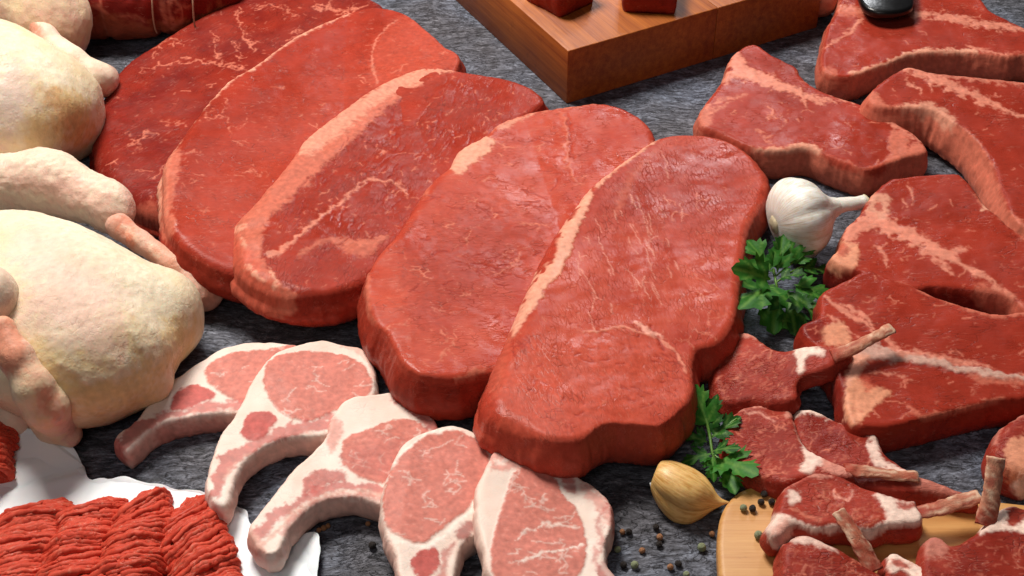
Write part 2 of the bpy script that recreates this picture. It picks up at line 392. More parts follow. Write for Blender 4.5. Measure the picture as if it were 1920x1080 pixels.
class Piece: pass
def slab(name, label, cat, out, T, r, base='beef', tone='beef_hi', zb=None, s=0.0012, mat='beef', fib=0.0, seed=1,
         und=0.0012, bulge=0.002, flare=0.0, tuck=0.003, paint=None, group=None, main='muscle', rag=0.0006, wallcol=None,
         parent=None, top_fn=None, wallalpha=0.8, puff=0.0, rvar=None):
    """a cut of meat: an outline traced on its top face, its own thickness, rounded rim, side wall and underside"""
    uv = catmull(px(out), True, 8)
    if zb is None: zf = lambda xy: np.zeros(len(xy))
    elif callable(zb): zf = zb
    else:
        A = np.array([np.append(ground([[a, b]], c+T)[0], c) for a, b, c in zb])
        if len(A) == 1: zf = lambda xy: np.full(len(xy), A[0, 2])
        else:
            if len(A) == 2:
                dA = A[1, :2]-A[0, :2]
                zp = lambda xy: A[0, 2]+((xy-A[0, :2])@dA)/(dA@dA)*(A[1, 2]-A[0, 2])
                zf = lambda xy: np.clip(zp(xy), A[:, 2].min(), A[:, 2].max())
            else:
                G = np.linalg.solve(np.c_[A[:, :2], np.ones(3)], A[:, 2])
                zf = lambda xy: np.maximum(xy@G[:2]+G[2], A[:, 2].min())
    xy = ground(uv, T)
    for _ in range(8): xy = ground(uv, zf(xy)+T)
    ring = resample(xy, s*1.1)
    p3 = np.c_[ring, np.zeros(len(ring))]
    tn = np.roll(ring, -1, 0)-np.roll(ring, 1, 0); nr = np.stack([tn[:, 1], -tn[:, 0]], 1)
    nr /= np.linalg.norm(nr, axis=1)[:, None]
    ar = 0.5*np.sum(ring[:, 0]*np.roll(ring[:, 1], -1)-np.roll(ring[:, 0], -1)*ring[:, 1])
    if ar < 0: ring = ring[::-1].copy(); nr = nr[::-1].copy()*-1; p3 = p3[::-1].copy(); nr = -nr if False else nr
    tn = np.roll(ring, -1, 0)-np.roll(ring, 1, 0); nr = np.stack([tn[:, 1], -tn[:, 0]], 1); nr /= np.linalg.norm(nr, axis=1)[:, None]
    ring = ring+nr*(fbm(p3, 140, 3, seed)*rag)[:, None]
    n = len(ring)
    lo, hi = ring.min(0), ring.max(0)
    gx, gy = np.meshgrid(np.arange(lo[0], hi[0], s), np.arange(lo[1], hi[1], s*0.87))
    gx = gx+(np.arange(gx.shape[0]) % 2)[:, None]*s*0.5
    ins = np.zeros(gx.shape, bool); rb = np.roll(ring, -1, 0)
    for i in range(gx.shape[0]):                         # scanline test, row by row
        y = gy[i, 0]; m = (ring[:, 1] > y) != (rb[:, 1] > y)
        xc = np.sort(ring[m, 0]+(y-ring[m, 1])/(rb[m, 1]-ring[m, 1])*(rb[m, 0]-ring[m, 0]))
        ins[i] = np.searchsorted(xc, gx[i]) % 2 == 1
    g = (np.stack([gx.ravel(), gy.ravel()], 1)+np.random.RandomState(seed).uniform(-1, 1, (gx.size, 2))*s*0.12)[ins.ravel()]
    dens = resample(ring, s*0.3); kd = KDTree(len(dens))
    for i, p in enumerate(dens): kd.insert((p[0], p[1], 0), i)
    kd.balance()
    d = np.array([kd.find((p[0], p[1], 0))[2] for p in g]); keep = d > s*0.45; g, d = g[keep], d[keep]
    pts = [Vector(p) for p in ring]+[Vector(p) for p in g]
    vs, _, fs, ov, _, _ = delaunay_2d_cdt(pts, [(i, (i+1) % n) for i in range(n)], [], 1, 1e-9, True)
    xy2 = np.array([[v.x, v.y] for v in vs]); tri = np.array([f for f in fs if len(f) == 3])
    bd = np.where((tri < n).sum(1) >= 2)[0]; ok = np.ones(len(tri), bool); ok[bd] = inside(xy2[tri[bd]].mean(1), ring); tri = tri[ok]
    if len(xy2) != len(pts):
        d2, _ = seg_dist(xy2, ring, np.roll(ring, -1, 0))
    else: d2 = np.concatenate([np.zeros(n), d])
    q3 = np.c_[xy2, np.zeros(len(xy2))]
    def rad(xy):
        if rvar is None: return np.full(len(xy), r)
        A = np.array(rvar); g2 = ground(A[:, :2], T+0.008)
        w2 = 1/(((xy[:, None]-g2[None])**2).sum(-1)+0.00015)**2
        return (w2*A[None, :, 2]).sum(1)/w2.sum(1)
    r1_ = rad(xy2); rr = r1_*(1+0.25*noise(q3, 25, seed+3))
    e = np.clip(d2/rr, 0, 1); prof = np.sqrt(np.clip(1-(1-e)**2, 0, 1))
    zt = T-r1_+r1_*prof+und*fbm(q3, 26, 3, seed+7)*sstep(0, r*1.5, d2)+und*0.12*fbm(q3, 120, 2, seed+9)*sstep(0, r, d2)
    zt = zt+puff*sstep(0, 0.035, d2)
    if top_fn is not None: zt = zt+top_fn(xy2, d2)
    base_z = zf(xy2)
    Vt = np.c_[xy2, base_z+zt]
    # walls
    rring = rad(ring); h = T-rring; K = max(3, int(h.mean()/(s*1.6)))
    Vs = [Vt]; Fs = [tri]; prev = np.arange(n); cnt = len(Vt); tops = [np.where(d2 > np.minimum(rr*0.4, 0.006), 1.0, 0.35)]
    wn = fbm(np.c_[ring, np.full(n, 0.3)], 60, 2, seed+2)
    for j in range(1, K+1):
        t = j/K
        z = h*(1-t)
        off = bulge*math.sin(math.pi*min(1, t*1.05))*(1+0.6*wn)+flare*np.clip(1-(rring-0.003)/0.012, 0, 1)*t-tuck*t**5
        nz = fbm(np.c_[ring, np.full(n, z)], 110, 2, seed+6)*0.0007
        q = ring+nr*(off+nz)[:, None]
        zz = zf(ring)+z
        Vs.append(np.c_[q, zz]); cur = cnt+np.arange(n); cnt += n
        nx = np.roll(np.arange(n), -1)
        Fs.append(quads_to_tris(np.stack([prev, cur, cur[nx], prev[nx]], 1)))
        prev = cur; tops.append(np.zeros(n))
    bv, _, bf, bo, _, _ = delaunay_2d_cdt([Vector(p) for p in ring], [(i, (i+1) % n) for i in range(n)], [], 1, 1e-9, True)
    bmap = np.array([o[0] if len(o) else 0 for o in bo])
    bt = np.array([bmap[list(f)] for f in bf if len(f) == 3])
    bt = bt[inside(ring[bt].mean(1), ring)]
    if len(bt): Fs.append(prev[bt[:, ::-1]])
    V = np.concatenate(Vs); F = np.concatenate(Fs); top = np.concatenate(tops)
    pt = Paint(V, top, C[base], C[tone], seed)
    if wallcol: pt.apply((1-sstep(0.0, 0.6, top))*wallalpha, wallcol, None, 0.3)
    if paint: paint(pt)
    nv = vnormals(V, F)
    V = V+nv*pt.lift[:, None]
    return finish(name, label, cat, V, F, pt, mat, fib, seed, main, group, parent)


def finish(name, label, cat, V, F, pt, mat, fib, seed, main, group=None, parent=None, origin=None):
    nv = vnormals(V, F)
    ca, sa = math.cos(fib), math.sin(fib)
    fb = np.c_[V[:, 0]*ca+V[:, 1]*sa, -V[:, 0]*sa+V[:, 1]*ca, V[:, 2]]+seed*0.731
    org = np.array([V[:, 0].mean(), V[:, 1].mean(), V[:, 2].min()]) if origin is None else origin
    root = parent if parent is not None else thing(name, label, cat, org, group)
    if parent is not None: org = np.array(parent.location)
    names = [main]+list(pt.parts)
    sc = np.stack([np.full(len(V), 0.5)]+[pt.parts[k] for k in names[1:]], 1)
    fa = sc[F].mean(1)
    own = fa.argmax(1)
    for i in range(1, len(names)):                       # each patch of fat or bone is its own part; crumbs stay with the muscle
        fi = np.where(own == i)[0]
        if not len(fi): continue
        lab = np.arange(len(V)); f = F[fi]
        for _ in range(400):
            m = lab[f].min(1); new = lab.copy()
            for c in range(3): np.minimum.at(new, f[:, c], m)
            new = new[new]
            if (new == lab).all(): break
            lab = new
        fl_ = lab[f[:, 0]]
        for c in np.unique(fl_):
            k = fi[fl_ == c]
            if len(k) < 150: own[k] = 0
            else: own[k] = len(names); names.append(names[i])
    for i, nm in enumerate(names):
        f = F[own == i]
        if len(f) < 12: continue
        u, inv = np.unique(f, return_inverse=True)
        make_mesh(nm, V[u], inv.reshape(-1, 3), M[mat], root,
                  dict(col=np.clip(pt.col[u], 0, 1), fat=np.clip(pt.fat[u], 0, 1), fib=fb[u]), nv[u], org)
    return root

# ------------------------------------------------------------------ implicit bodies
def sd_ell(c, rad, rz=0.0, rx=0.0, ry=0.0):
    Rm = np.array((Matrix.Rotation(rz, 3, 'Z')@Matrix.Rotation(ry, 3, 'Y')@Matrix.Rotation(rx, 3, 'X')))
    c = np.array(c); rad = np.array(rad)
    def f(p):
        q = (p-c)@Rm; k0 = np.linalg.norm(q/rad, axis=1); k1 = np.linalg.norm(q/rad**2, axis=1)
        return k0*(k0-1)/np.maximum(k1, 1e-9)
    f.lo, f.hi = c-rad.max()*1.05, c+rad.max()*1.05
    return f
def sd_cone(a, ra, b, rb):
    a = np.array(a, float); b = np.array(b, float)
    def f(p):
        d = b-a; t = np.clip((p-a)@d/(d@d), 0, 1)
        return np.linalg.norm(p-a-t[:, None]*d, axis=1)-(ra+(rb-ra)*(t*t*(3-2*t)))
    m = max(ra, rb)*1.1
    f.lo, f.hi = np.minimum(a, b)-m, np.maximum(a, b)+m
    return f
def blob(fs, k=0.01, h=0.002, disp=None, floor=0.0):
    """smooth union of distance functions, meshed by surface nets"""
    def sd(p):
        d = fs[0](p)
        for f in fs[1:]:
            e = f(p); m = np.clip(0.5+0.5*(e-d)/k, 0, 1)
            d = e*(1-m)+d*m-k*m*(1-m)
        if floor is not None:
            e = floor-p[:, 2]; kk = 0.004; m = np.clip(0.5-0.5*(e-d)/kk, 0, 1); d = e*(1-m)+d*m+kk*m*(1-m)
        return d
    lo = np.min([f.lo for f in fs], 0)-3*h; hi = np.max([f.hi for f in fs], 0)+3*h
    N = np.ceil((hi-lo)/h).astype(int)+1
    ax = [lo[i]+np.arange(N[i])*h for i in range(3)]
    g = np.stack(np.meshgrid(*ax, indexing='ij'), -1).reshape(-1, 3)
    D = sd(g).reshape(N); S = D < 0
    cell = np.zeros(N-1, int); 
    for dx in (0, 1):
        for dy in (0, 1):
            for dz in (0, 1): cell += S[dx:N[0]-1+dx, dy:N[1]-1+dy, dz:N[2]-1+dz]
    act = (cell > 0) & (cell < 8)
    idx = -np.ones(N-1, int); idx[act] = np.arange(act.sum())
    ii = np.argwhere(act)
    acc = np.zeros((len(ii), 3)); cn = np.zeros(len(ii))
    cor = [(a, b, c) for a in (0, 1) for b in (0, 1) for c in (0, 1)]
    for a in cor:
        for axx in range(3):
            if a[axx]: continue
            b = list(a); b[axx] = 1
            da = D[ii[:, 0]+a[0], ii[:, 1]+a[1], ii[:, 2]+a[2]]; db = D[ii[:, 0]+b[0], ii[:, 1]+b[1], ii[:, 2]+b[2]]
            m = (da < 0) != (db < 0); t = da/np.where(m, da-db, 1)
            p = np.tile(np.array(a, float), (len(ii), 1)); p[:, axx] = t
            acc[m] += p[m]; cn[m] += 1
    V = lo+(ii+acc/cn[:, None])*h
    for _ in range(2):
        e = h*0.3; d0 = sd(V)
        G = np.stack([sd(V+e*np.eye(3)[i])-sd(V-e*np.eye(3)[i]) for i in range(3)], 1)/(2*e)
        V = V-np.clip(d0, -h, h)[:, None]*G/np.maximum((G*G).sum(1), 0.25)[:, None]
    Fq = []
    for axx in range(3):
        sl0 = [slice(1, N[i]-1) for i in range(3)]; sl0[axx] = slice(0, N[axx]-1)
        sl1 = list(sl0); sl1[axx] = slice(1, N[axx])
        A, B = S[tuple(sl0)], S[tuple(sl1)]
        for flip in (False, True):
            e = np.argwhere((A & ~B) if not flip else (B & ~A))
            if not len(e): continue
            o = np.ones(3, int); o[axx] = 0; e = e+o
            u, v = [(1, 2), (2, 0), (0, 1)][axx]
            def c(du, dv):
                q = e.copy(); q[:, u] += du; q[:, v] += dv; return idx[q[:, 0], q[:, 1], q[:, 2]]
            f = np.stack([c(-1, -1), c(0, -1), c(0, 0), c(-1, 0)], 1)
            Fq.append(f[:, ::-1] if flip else f)
    F = quads_to_tris(np.concatenate(Fq))
    if disp is not None: V = V+vnormals(V, F)*disp(V)[:, None]
    return V, F
def hit(fs, u, v, off=0.0, k=0.02):
    d = ray([[u, v]])[0]; d = d/np.linalg.norm(d); t = 0.6
    for _ in range(60):
        p = (CAM+d*t)[None]; q = fs[0](p)
        for f in fs[1:]:
            e = f(p); m = np.clip(0.5+0.5*(e-q)/k, 0, 1); q = e*(1-m)+q*m-k*m*(1-m)
        t += float(q[0])*0.8
        if t > 1.6: break
    return CAM+d*(t-off)
def body(name, fs, k, h, mat, parent, base, tone, seed, paint=None, disp=None, floor=0.0, fib=0.0, main=None):
    V, F = blob(fs, k, h, disp, floor)
    for cc in (base, tone):
        if cc not in C: C[cc] = lin(cc)
    pt = Paint(V, np.ones(len(V)), C[base], C[tone], seed)
    if paint: paint(pt)
    V = V+vnormals(V, F)*pt.lift[:, None]
    return finish(name, None, None, V, F, pt, mat, fib, seed, main or name, parent=parent)
def tube(path, rad, sides=8, flat=1.0, closed_ends=True, up=(0, 0, 1), jitter=0.0, seed=0, sub=4):
    path = catmull(np.array(path, float), False, sub); m = len(path)
    rad = np.interp(np.linspace(0, 1, m), np.linspace(0, 1, len(np.atleast_1d(rad))), np.atleast_1d(rad))
    T = np.gradient(path, axis=0); T /= np.linalg.norm(T, axis=1)[:, None]
    X = np.cross(T, np.array(up, float)); X /= np.maximum(np.linalg.norm(X, axis=1), 1e-9)[:, None]
    Y = np.cross(X, T)
    a = np.linspace(0, 2*math.pi, sides, endpoint=False)
    V = path[:, None]+rad[:, None, None]*(np.cos(a)[None, :, None]*X[:, None]+flat*np.sin(a)[None, :, None]*Y[:, None])
    V = V.reshape(-1, 3)
    if jitter: V = V+np.stack([fbm(V, 220, 2, seed+i) for i in range(3)], 1)*jitter
    i, j = np.meshgrid(np.arange(m-1), np.arange(sides), indexing='ij'); j2 = (j+1) % sides
    F = quads_to_tris(np.stack([i*sides+j, i*sides+j2, (i+1)*sides+j2, (i+1)*sides+j], -1).reshape(-1, 4))
    n0 = len(V)
    V = np.concatenate([V, path[:1], path[-1:]])
    b = np.arange(sides); b2 = (b+1) % sides
    F = np.concatenate([F, np.stack([b2, b, np.full(sides, n0)], 1), np.stack([(m-1)*sides+b, (m-1)*sides+b2, np.full(sides, n0+1)], 1)])
    # outward check
    c = np.cross(V[F[0, 1]]-V[F[0, 0]], V[F[0, 2]]-V[F[0, 0]])
    if c@(V[F[0]].mean(0)-path[0]) < 0: F = F[:, ::-1].copy()
    return V, F
def rib(parent, pts, rad, flat=0.6, seed=1, base='bone', tone='boneend', name='rib_bone', up=(0, 0, 1)):
    """a frenched rib bone: pts are (u, v, z)"""
    path = [P(*p) for p in pts]
    V, F = tube(path, rad, 14, flat, True, up, 0.0008, seed, 8)
    pt = Paint(V, np.ones(len(V)), C[base], C[tone], seed)
    p0, p1 = path[0], path[-1]; ax = (p1-p0)/np.linalg.norm(p1-p0); t = (V-p0)@ax/np.linalg.norm(p1-p0)
    q = np.stack([t*1.2, (V@np.cross(ax, [0, 0, 1.0]))*500, V[:, 2]*500], 1)
    st = noise(q, 1.0, seed)
    pt.apply(sstep(0.05, 0.45, st)*0.8, 'bonelt'); pt.apply(sstep(0.1, 0.5, -st)*0.6, 'marrow')
    pt.apply(sstep(0.35, 0.0, t)*0.8, 'lamb'); pt.apply(sstep(0.96, 1.0, t)*0.7, 'bonelt')
    return finish(name, None, None, V, F, pt, 'bone', math.atan2(path[-1][1]-path[0][1], path[-1][0]-path[0][0]), seed, name, parent=parent)

# ================================================================== the surface
gm = []
tv = np.array([[-1.6, -1.1, 0], [1.6, -1.1, 0], [1.6, 1.7, 0], [-1.6, 1.7, 0]], float)
tag(make_mesh('table_surface', tv, np.array([[0, 1, 2, 3]]), M['slate'], smooth=False), kind='structure')

# ================================================================== thick chopping block
def prism(name, poly, z0, z1, mat, parent, org, bev=0.003, seg=3):
    import bmesh
    bm = bmesh.new()
    vs = [bm.verts.new((p[0]-org[0], p[1]-org[1], z0-org[2])) for p in poly]
    f = bm.faces.new(vs)
    if f.normal.z > 0: pass
    bm.normal_update()
    if f.normal.z > 0: f.normal_flip()
    r = bmesh.ops.extrude_face_region(bm, geom=[f])
    bmesh.ops.translate(bm, verts=[e for e in r['geom'] if isinstance(e, bmesh.types.BMVert)], vec=(0, 0, z1-z0))
    bmesh.ops.recalc_face_normals(bm, faces=bm.faces)
    be = [e for e in bm.edges if len(poly) <= 6 or abs(e.verts[0].co.z-e.verts[1].co.z) < 1e-6]
    if bev: bmesh.ops.bevel(bm, geom=be, offset=bev, segments=seg, profile=0.5, affect='EDGES')
    me = bpy.data.meshes.new(name); bm.to_mesh(me); bm.free()
    me.polygons.foreach_set('use_smooth', np.ones(len(me.polygons), bool))
    me.materials.append(mat); o = bpy.data.objects.new(name, me); COL.objects.link(o); o.parent = parent
    if parent is None: o.location = org
    return o
c0 = P(1062, 195); cL = P(853, 0); cR = P(1510, 37)
du = (cL-c0)/np.linalg.norm(cL-c0); dv = np.array([-du[1], du[0], 0])*-1
if dv[0] < 0: dv = -dv
wid = float((cR-c0)@dv); HB = 0.056
root = thing('chopping_block', 'thick dark oiled wooden chopping block at the back', 'chopping block', c0)
root.rotation_euler = (0, 0, math.atan2(du[1], du[0]))
sgn = 1 if (du[0]*dv[1]-du[1]*dv[0]) > 0 else -1
for a, b in ((0, 0.565), (0.565, 1.0)):
    y0, y1 = a*wid+0.0002, b*wid-0.0002
    prism('plank', [(0, sgn*y0), (0.34, sgn*y0), (0.34, sgn*y1), (0, sgn*y1)], 0, HB, M['block'], root, (0, 0, 0), 0.0009, 2)

# ================================================================== five round steaks
ZL = 0.018
def p1(p):
    p.tint('160,210 240,140 300,300 260,400 160,330', 'beef_dk', 50, 0.35)  # left part tinted darker, painting the shading of its downward curve
    p.veins(18, 0.9, 0.7, (0.006, 0.02), (0.0001, 0.0005), 'vein', 0.8, branch=1.2)
    p.veins(60, 0.2, 1.5, (0.002, 0.006), (0.0002, 0.0006), 'vein', 0.45, branch=0)
    p.veins(140, 0.0, 0.25, (0.006, 0.018), (0.0002, 0.0004), 'crease', 0.45, -0.0003, 0, '160,230 240,140 420,230 330,420 170,330')
    for s_, w_ in (('262,128 300,122 330,120 355,113 400,118 440,124 462,128', [4, 7, 9, 5]), ('445,20 452,50 462,75 475,92', [5, 6, 12]),
                   ('400,60 405,80 402,95 415,110', [3, 6, 3]), ('237,275 258,262 272,252 298,250', [3, 8, 4]), ('300,230 345,232', [5, 3]),
                   ('300,80 320,70 345,88', [2, 6, 3]), ('285,335 300,318 312,300', [8, 4]), ('480,20 520,12 560,30', [3, 5, 3]), ('540,75 560,60', [5, 3]),
                   ('590,10 640,22 690,8', [10, 12, 6]), ('435,75 445,95 450,105', [3, 5]), ('262,262 258,285', [2, 4, 2])):
        p.vein(s_, w_)
    p.patch('245,395 290,380 300,420 250,420', 'rim', 'fat_rim', 6, 0.9, alpha=0.5)
slab('beef_steak', 'big dark red round steak at the back left, partly under the next steak', 'steak',
     '164,232 178,190 197,160 235,115 285,82 338,48 390,20 450,-6 540,-25 640,-25 705,0 722,25 690,80 600,150 520,230 460,320 420,385 340,402 290,396 248,380 205,350 172,305',
     0.028, 0.008, 'beef_dk', 'beef_md', None, seed=1, s=0.0011, rvar=[(170,240,.02),(250,390,.02),(300,80,.009),(600,0,.006),(500,250,.006)], fib=0.9, group='overlapping round steaks', paint=p1, und=0.0010, wallcol='beef_md', bulge=0.003)
def p2(p):
    p.tint('300,380 420,330 560,180 820,60 860,120 700,200 560,330 430,480', 'beef_hi', 60, 0.35)
    p.stroke('304,420 304,340 312,296 335,252 352,230 385,195 430,150 475,124', [22, 24, 20, 15, 12, 10, 9], 'rimlt', 'fat_rim', 2.5, 1, 0.0004, 5)
    p.patch('307,300 340,285 328,350 320,400 330,430 305,425', 'rim', 'fat_rim', 5, 0.9, 0.0, 6, 0.85)
    p.patch('300,410 326,405 330,425 318,450 304,445', 'rim', 'fat_rim', 5, 0.9, 0.0005, 6, 0.9)
    p.stroke('475,126 547,75 600,48 655,25', [8, 6, 5], 'rimlt', 'fat_rim', 2, 0.8, 0.0003, 3, 0.85)
    p.patch('700,160 695,110 715,60 770,25 830,60 862,100 860,130 780,140', 'beef_hi', None, 9, 0.3, 0.0004, 8, 0.55)
    p.stroke('708,155 700,125 698,95 715,62 745,38', [4, 3, 2], 'seam', None, 2, 0.7, 0, 3, 0.6)
    p.veins(20, 0.3, 0.6, (0.005, 0.02), (0.0001, 0.0004), 'vein', 0.7, branch=0.8)
    p.veins(80, 1.2, 1.5, (0.002, 0.005), (0.0002, 0.0005), 'vein', 0.4, branch=0)
    for s_, w_ in (('380,222 400,218 430,224', [3, 6, 3]), ('418,185 420,215', [2, 4]), ('460,322 475,320 500,326', [5, 4, 2]), ('430,240 460,236', [4, 2]), ('677,145 680,160', [6, 3]), ('373,390 388,400', [2, 4])):
        p.vein(s_, w_)
slab('beef_steak', 'round steak with thin pale rim, second from the chickens', 'steak',
     '303,300 335,251 352,231 385,196 430,150 475,124 547,72 600,45 655,22 708,12 760,24 805,57 835,84 861,100 861,127 835,170 775,250 700,340 620,430 550,490 480,512 425,508 380,490 340,462 312,430 302,390 301,340',
     0.031, 0.007, 'beef_md', 'beef', [(350, 300, 0.022), (640, 330, 0.000)], flare=0.004, seed=2, s=0.0011, rvar=[(303,340,.012),(340,460,.010),(430,150,.003),(560,65,.003),(700,12,.005),(860,110,.006),(480,510,.010)], fib=0.3, group='overlapping round steaks', paint=p2, und=0.0010, wallcol='beef_md', bulge=0.004)
def p3(p):
    p.tint('560,330 760,170 1000,160 960,220 800,330 700,440 600,500', 'beef_md', 50, 0.7)
    p.patch('425,440 432,400 480,360 520,318 575,255 640,208 707,160 787,127 850,130 810,150 740,190 660,265 590,330 540,380 500,420 490,480 520,530 560,560 530,595 470,580 430,545', 'rim', 'fat_rim', 5, 0.85, 0.0006, 8, 0.92)
    p.patch('560,262 640,208 720,158 800,128 850,130 800,150 720,185 640,250 580,290', 'rimlt', 'fat_rim', 7, 1.0, 0.0, 8, 0.65)
    p.patch('430,455 470,470 500,520 530,560 500,590 440,560', 'beef_hi', None, 14, 0.5, 0, 8, 0.7)
    for a in ('443,432 460,425', '465,500 470,512', '480,515 495,530', '455,452 462,462', '505,505 520,540'): p.stroke(a, [10, 5], 'rimlt', 'fat_rim', 4, 1, 0.0004, 6, 0.8)
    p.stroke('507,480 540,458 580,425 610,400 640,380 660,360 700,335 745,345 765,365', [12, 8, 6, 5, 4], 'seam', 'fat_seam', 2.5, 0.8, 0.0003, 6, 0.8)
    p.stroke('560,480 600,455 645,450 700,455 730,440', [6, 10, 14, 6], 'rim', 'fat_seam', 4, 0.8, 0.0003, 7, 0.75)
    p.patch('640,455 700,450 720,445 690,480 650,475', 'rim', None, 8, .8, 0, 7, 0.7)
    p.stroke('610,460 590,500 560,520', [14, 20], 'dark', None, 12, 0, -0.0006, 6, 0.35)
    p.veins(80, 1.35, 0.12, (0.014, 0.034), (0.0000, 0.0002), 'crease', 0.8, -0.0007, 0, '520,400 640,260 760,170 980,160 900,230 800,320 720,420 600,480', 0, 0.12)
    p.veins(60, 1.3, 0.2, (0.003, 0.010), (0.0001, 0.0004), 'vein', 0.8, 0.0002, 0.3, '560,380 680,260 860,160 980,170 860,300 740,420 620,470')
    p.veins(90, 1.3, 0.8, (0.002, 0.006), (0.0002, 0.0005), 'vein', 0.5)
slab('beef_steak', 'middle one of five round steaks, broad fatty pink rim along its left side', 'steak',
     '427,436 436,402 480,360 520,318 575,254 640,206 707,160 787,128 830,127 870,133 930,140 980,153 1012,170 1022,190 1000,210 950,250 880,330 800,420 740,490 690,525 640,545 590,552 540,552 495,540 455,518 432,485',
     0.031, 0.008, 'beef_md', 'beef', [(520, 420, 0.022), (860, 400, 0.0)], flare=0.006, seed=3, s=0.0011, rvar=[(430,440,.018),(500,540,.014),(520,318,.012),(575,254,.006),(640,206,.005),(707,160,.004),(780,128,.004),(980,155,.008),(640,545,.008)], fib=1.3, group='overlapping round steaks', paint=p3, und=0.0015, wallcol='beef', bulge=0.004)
def p4(p):
    p.tint('700,560 800,380 900,300 1000,230 1080,300 960,460 880,560 800,690 740,650', 'beef_hi', 60, 0.35)
    p.tint('860,380 980,400 1000,480 900,560 800,600 760,520 820,420', 'beef_md', 40, 0.5)
    p.stroke('905,255 930,232 965,216 1010,206 1073,197 1115,191', [10, 13, 9, 6], 'rim', 'fat_rim', 3, 1, 0.0005, 5)
    p.stroke('935,240 970,226 1000,214', [8, 5], 'rimlt', 'fat_rim', 3, 1, 0.0, 5, 0.7)
    p.patch('840,307 855,280 900,258 925,262 922,280 895,300 868,322 850,322', 'rimlt', 'fat_patch', 4, 1, 0.0006, 6, 0.95)
    p.stroke('795,360 805,335 840,308', [14, 12, 12], 'rim', 'fat_rim', 4, 0.9, 0.0003, 6, 0.7)
    p.stroke('733,442 757,405 785,372', [9, 6], 'rim', None, 4, .8, 0, 5, 0.5)
    p.stroke('690,515 688,560 695,598 704,605', [10, 12, 8, 5], 'rim', 'fat_rim', 3, .9, 0.0003, 5, 0.75)
    p.stroke('858,712 880,703 905,695', [10, 16, 12], 'rim', 'fat_rim', 4, .9, 0.0003, 6, 0.85)
    p.stroke('1056,212 1062,250 1062,290 1070,320 1085,345', [5, 9, 8, 4], 'vein', None, 5, .4, 0.0005, 9, 0.6)
    p.stroke('1064,212 1070,250 1072,290', [3, 3], 'crease', None, 3, 0, -0.0012, 9, 0.7)
    p.veins(34, 0.15, 0.3, (0.010, 0.03), (0.0002, 0.0005), 'crease', 0.6, -0.0006, 0.2, '740,430 830,350 1060,250 1060,400 980,520 900,560 760,560')
    p.veins(18, 0.5, 0.9, (0.005, 0.018), (0.0001, 0.0005), 'vein', 0.8, 0.0002, 1.0)
    p.veins(80, 0.5, 1.5, (0.002, 0.006), (0.0002, 0.0005), 'vein', 0.4, branch=0)
    for s_, w_ in (('820,680 835,660 850,640 855,620', [3, 6, 5, 3]), ('850,640 838,630', [4, 2]), ('845,655 852,680', [4, 2]), ('725,612 745,603 765,597', [4, 3]),
                   ('965,415 990,422 1015,420 1030,428', [3, 5, 7, 4]), ('915,512 940,505 965,492 978,480', [4, 7, 6]), ('875,460 880,445 882,420', [3, 5, 3]), ('808,575 815,582 832,582', [5, 3]), ('935,480 965,470', [3, 6])):
        p.vein(s_, w_)
slab('beef_steak', 'round steak with an oval pale fat patch on its upper edge', 'steak',
     '685,562 685,515 711,470 733,440 757,403 783,362 806,332 842,303 858,276 905,251 930,231 962,217 1005,206 1073,197 1113,190 1150,193 1187,207 1217,230 1230,255 1225,290 1180,360 1110,450 1050,540 1005,630 960,690 905,700 850,711 785,702 752,680 722,628 700,603',
     0.034, 0.0045, 'beef', 'beef_hi', [(760, 560, ZL), (1090, 560, 0.0)], flare=0.011, seed=4, s=0.0011, rvar=[(690,540,.006),(720,625,.005),(780,700,.005),(900,700,.006),(757,403,.012),(860,280,.010),(1000,206,.006),(1200,215,.008)], fib=0.2, group='overlapping round steaks', paint=p4, und=0.0011, wallcol='beef_md', bulge=0.002)
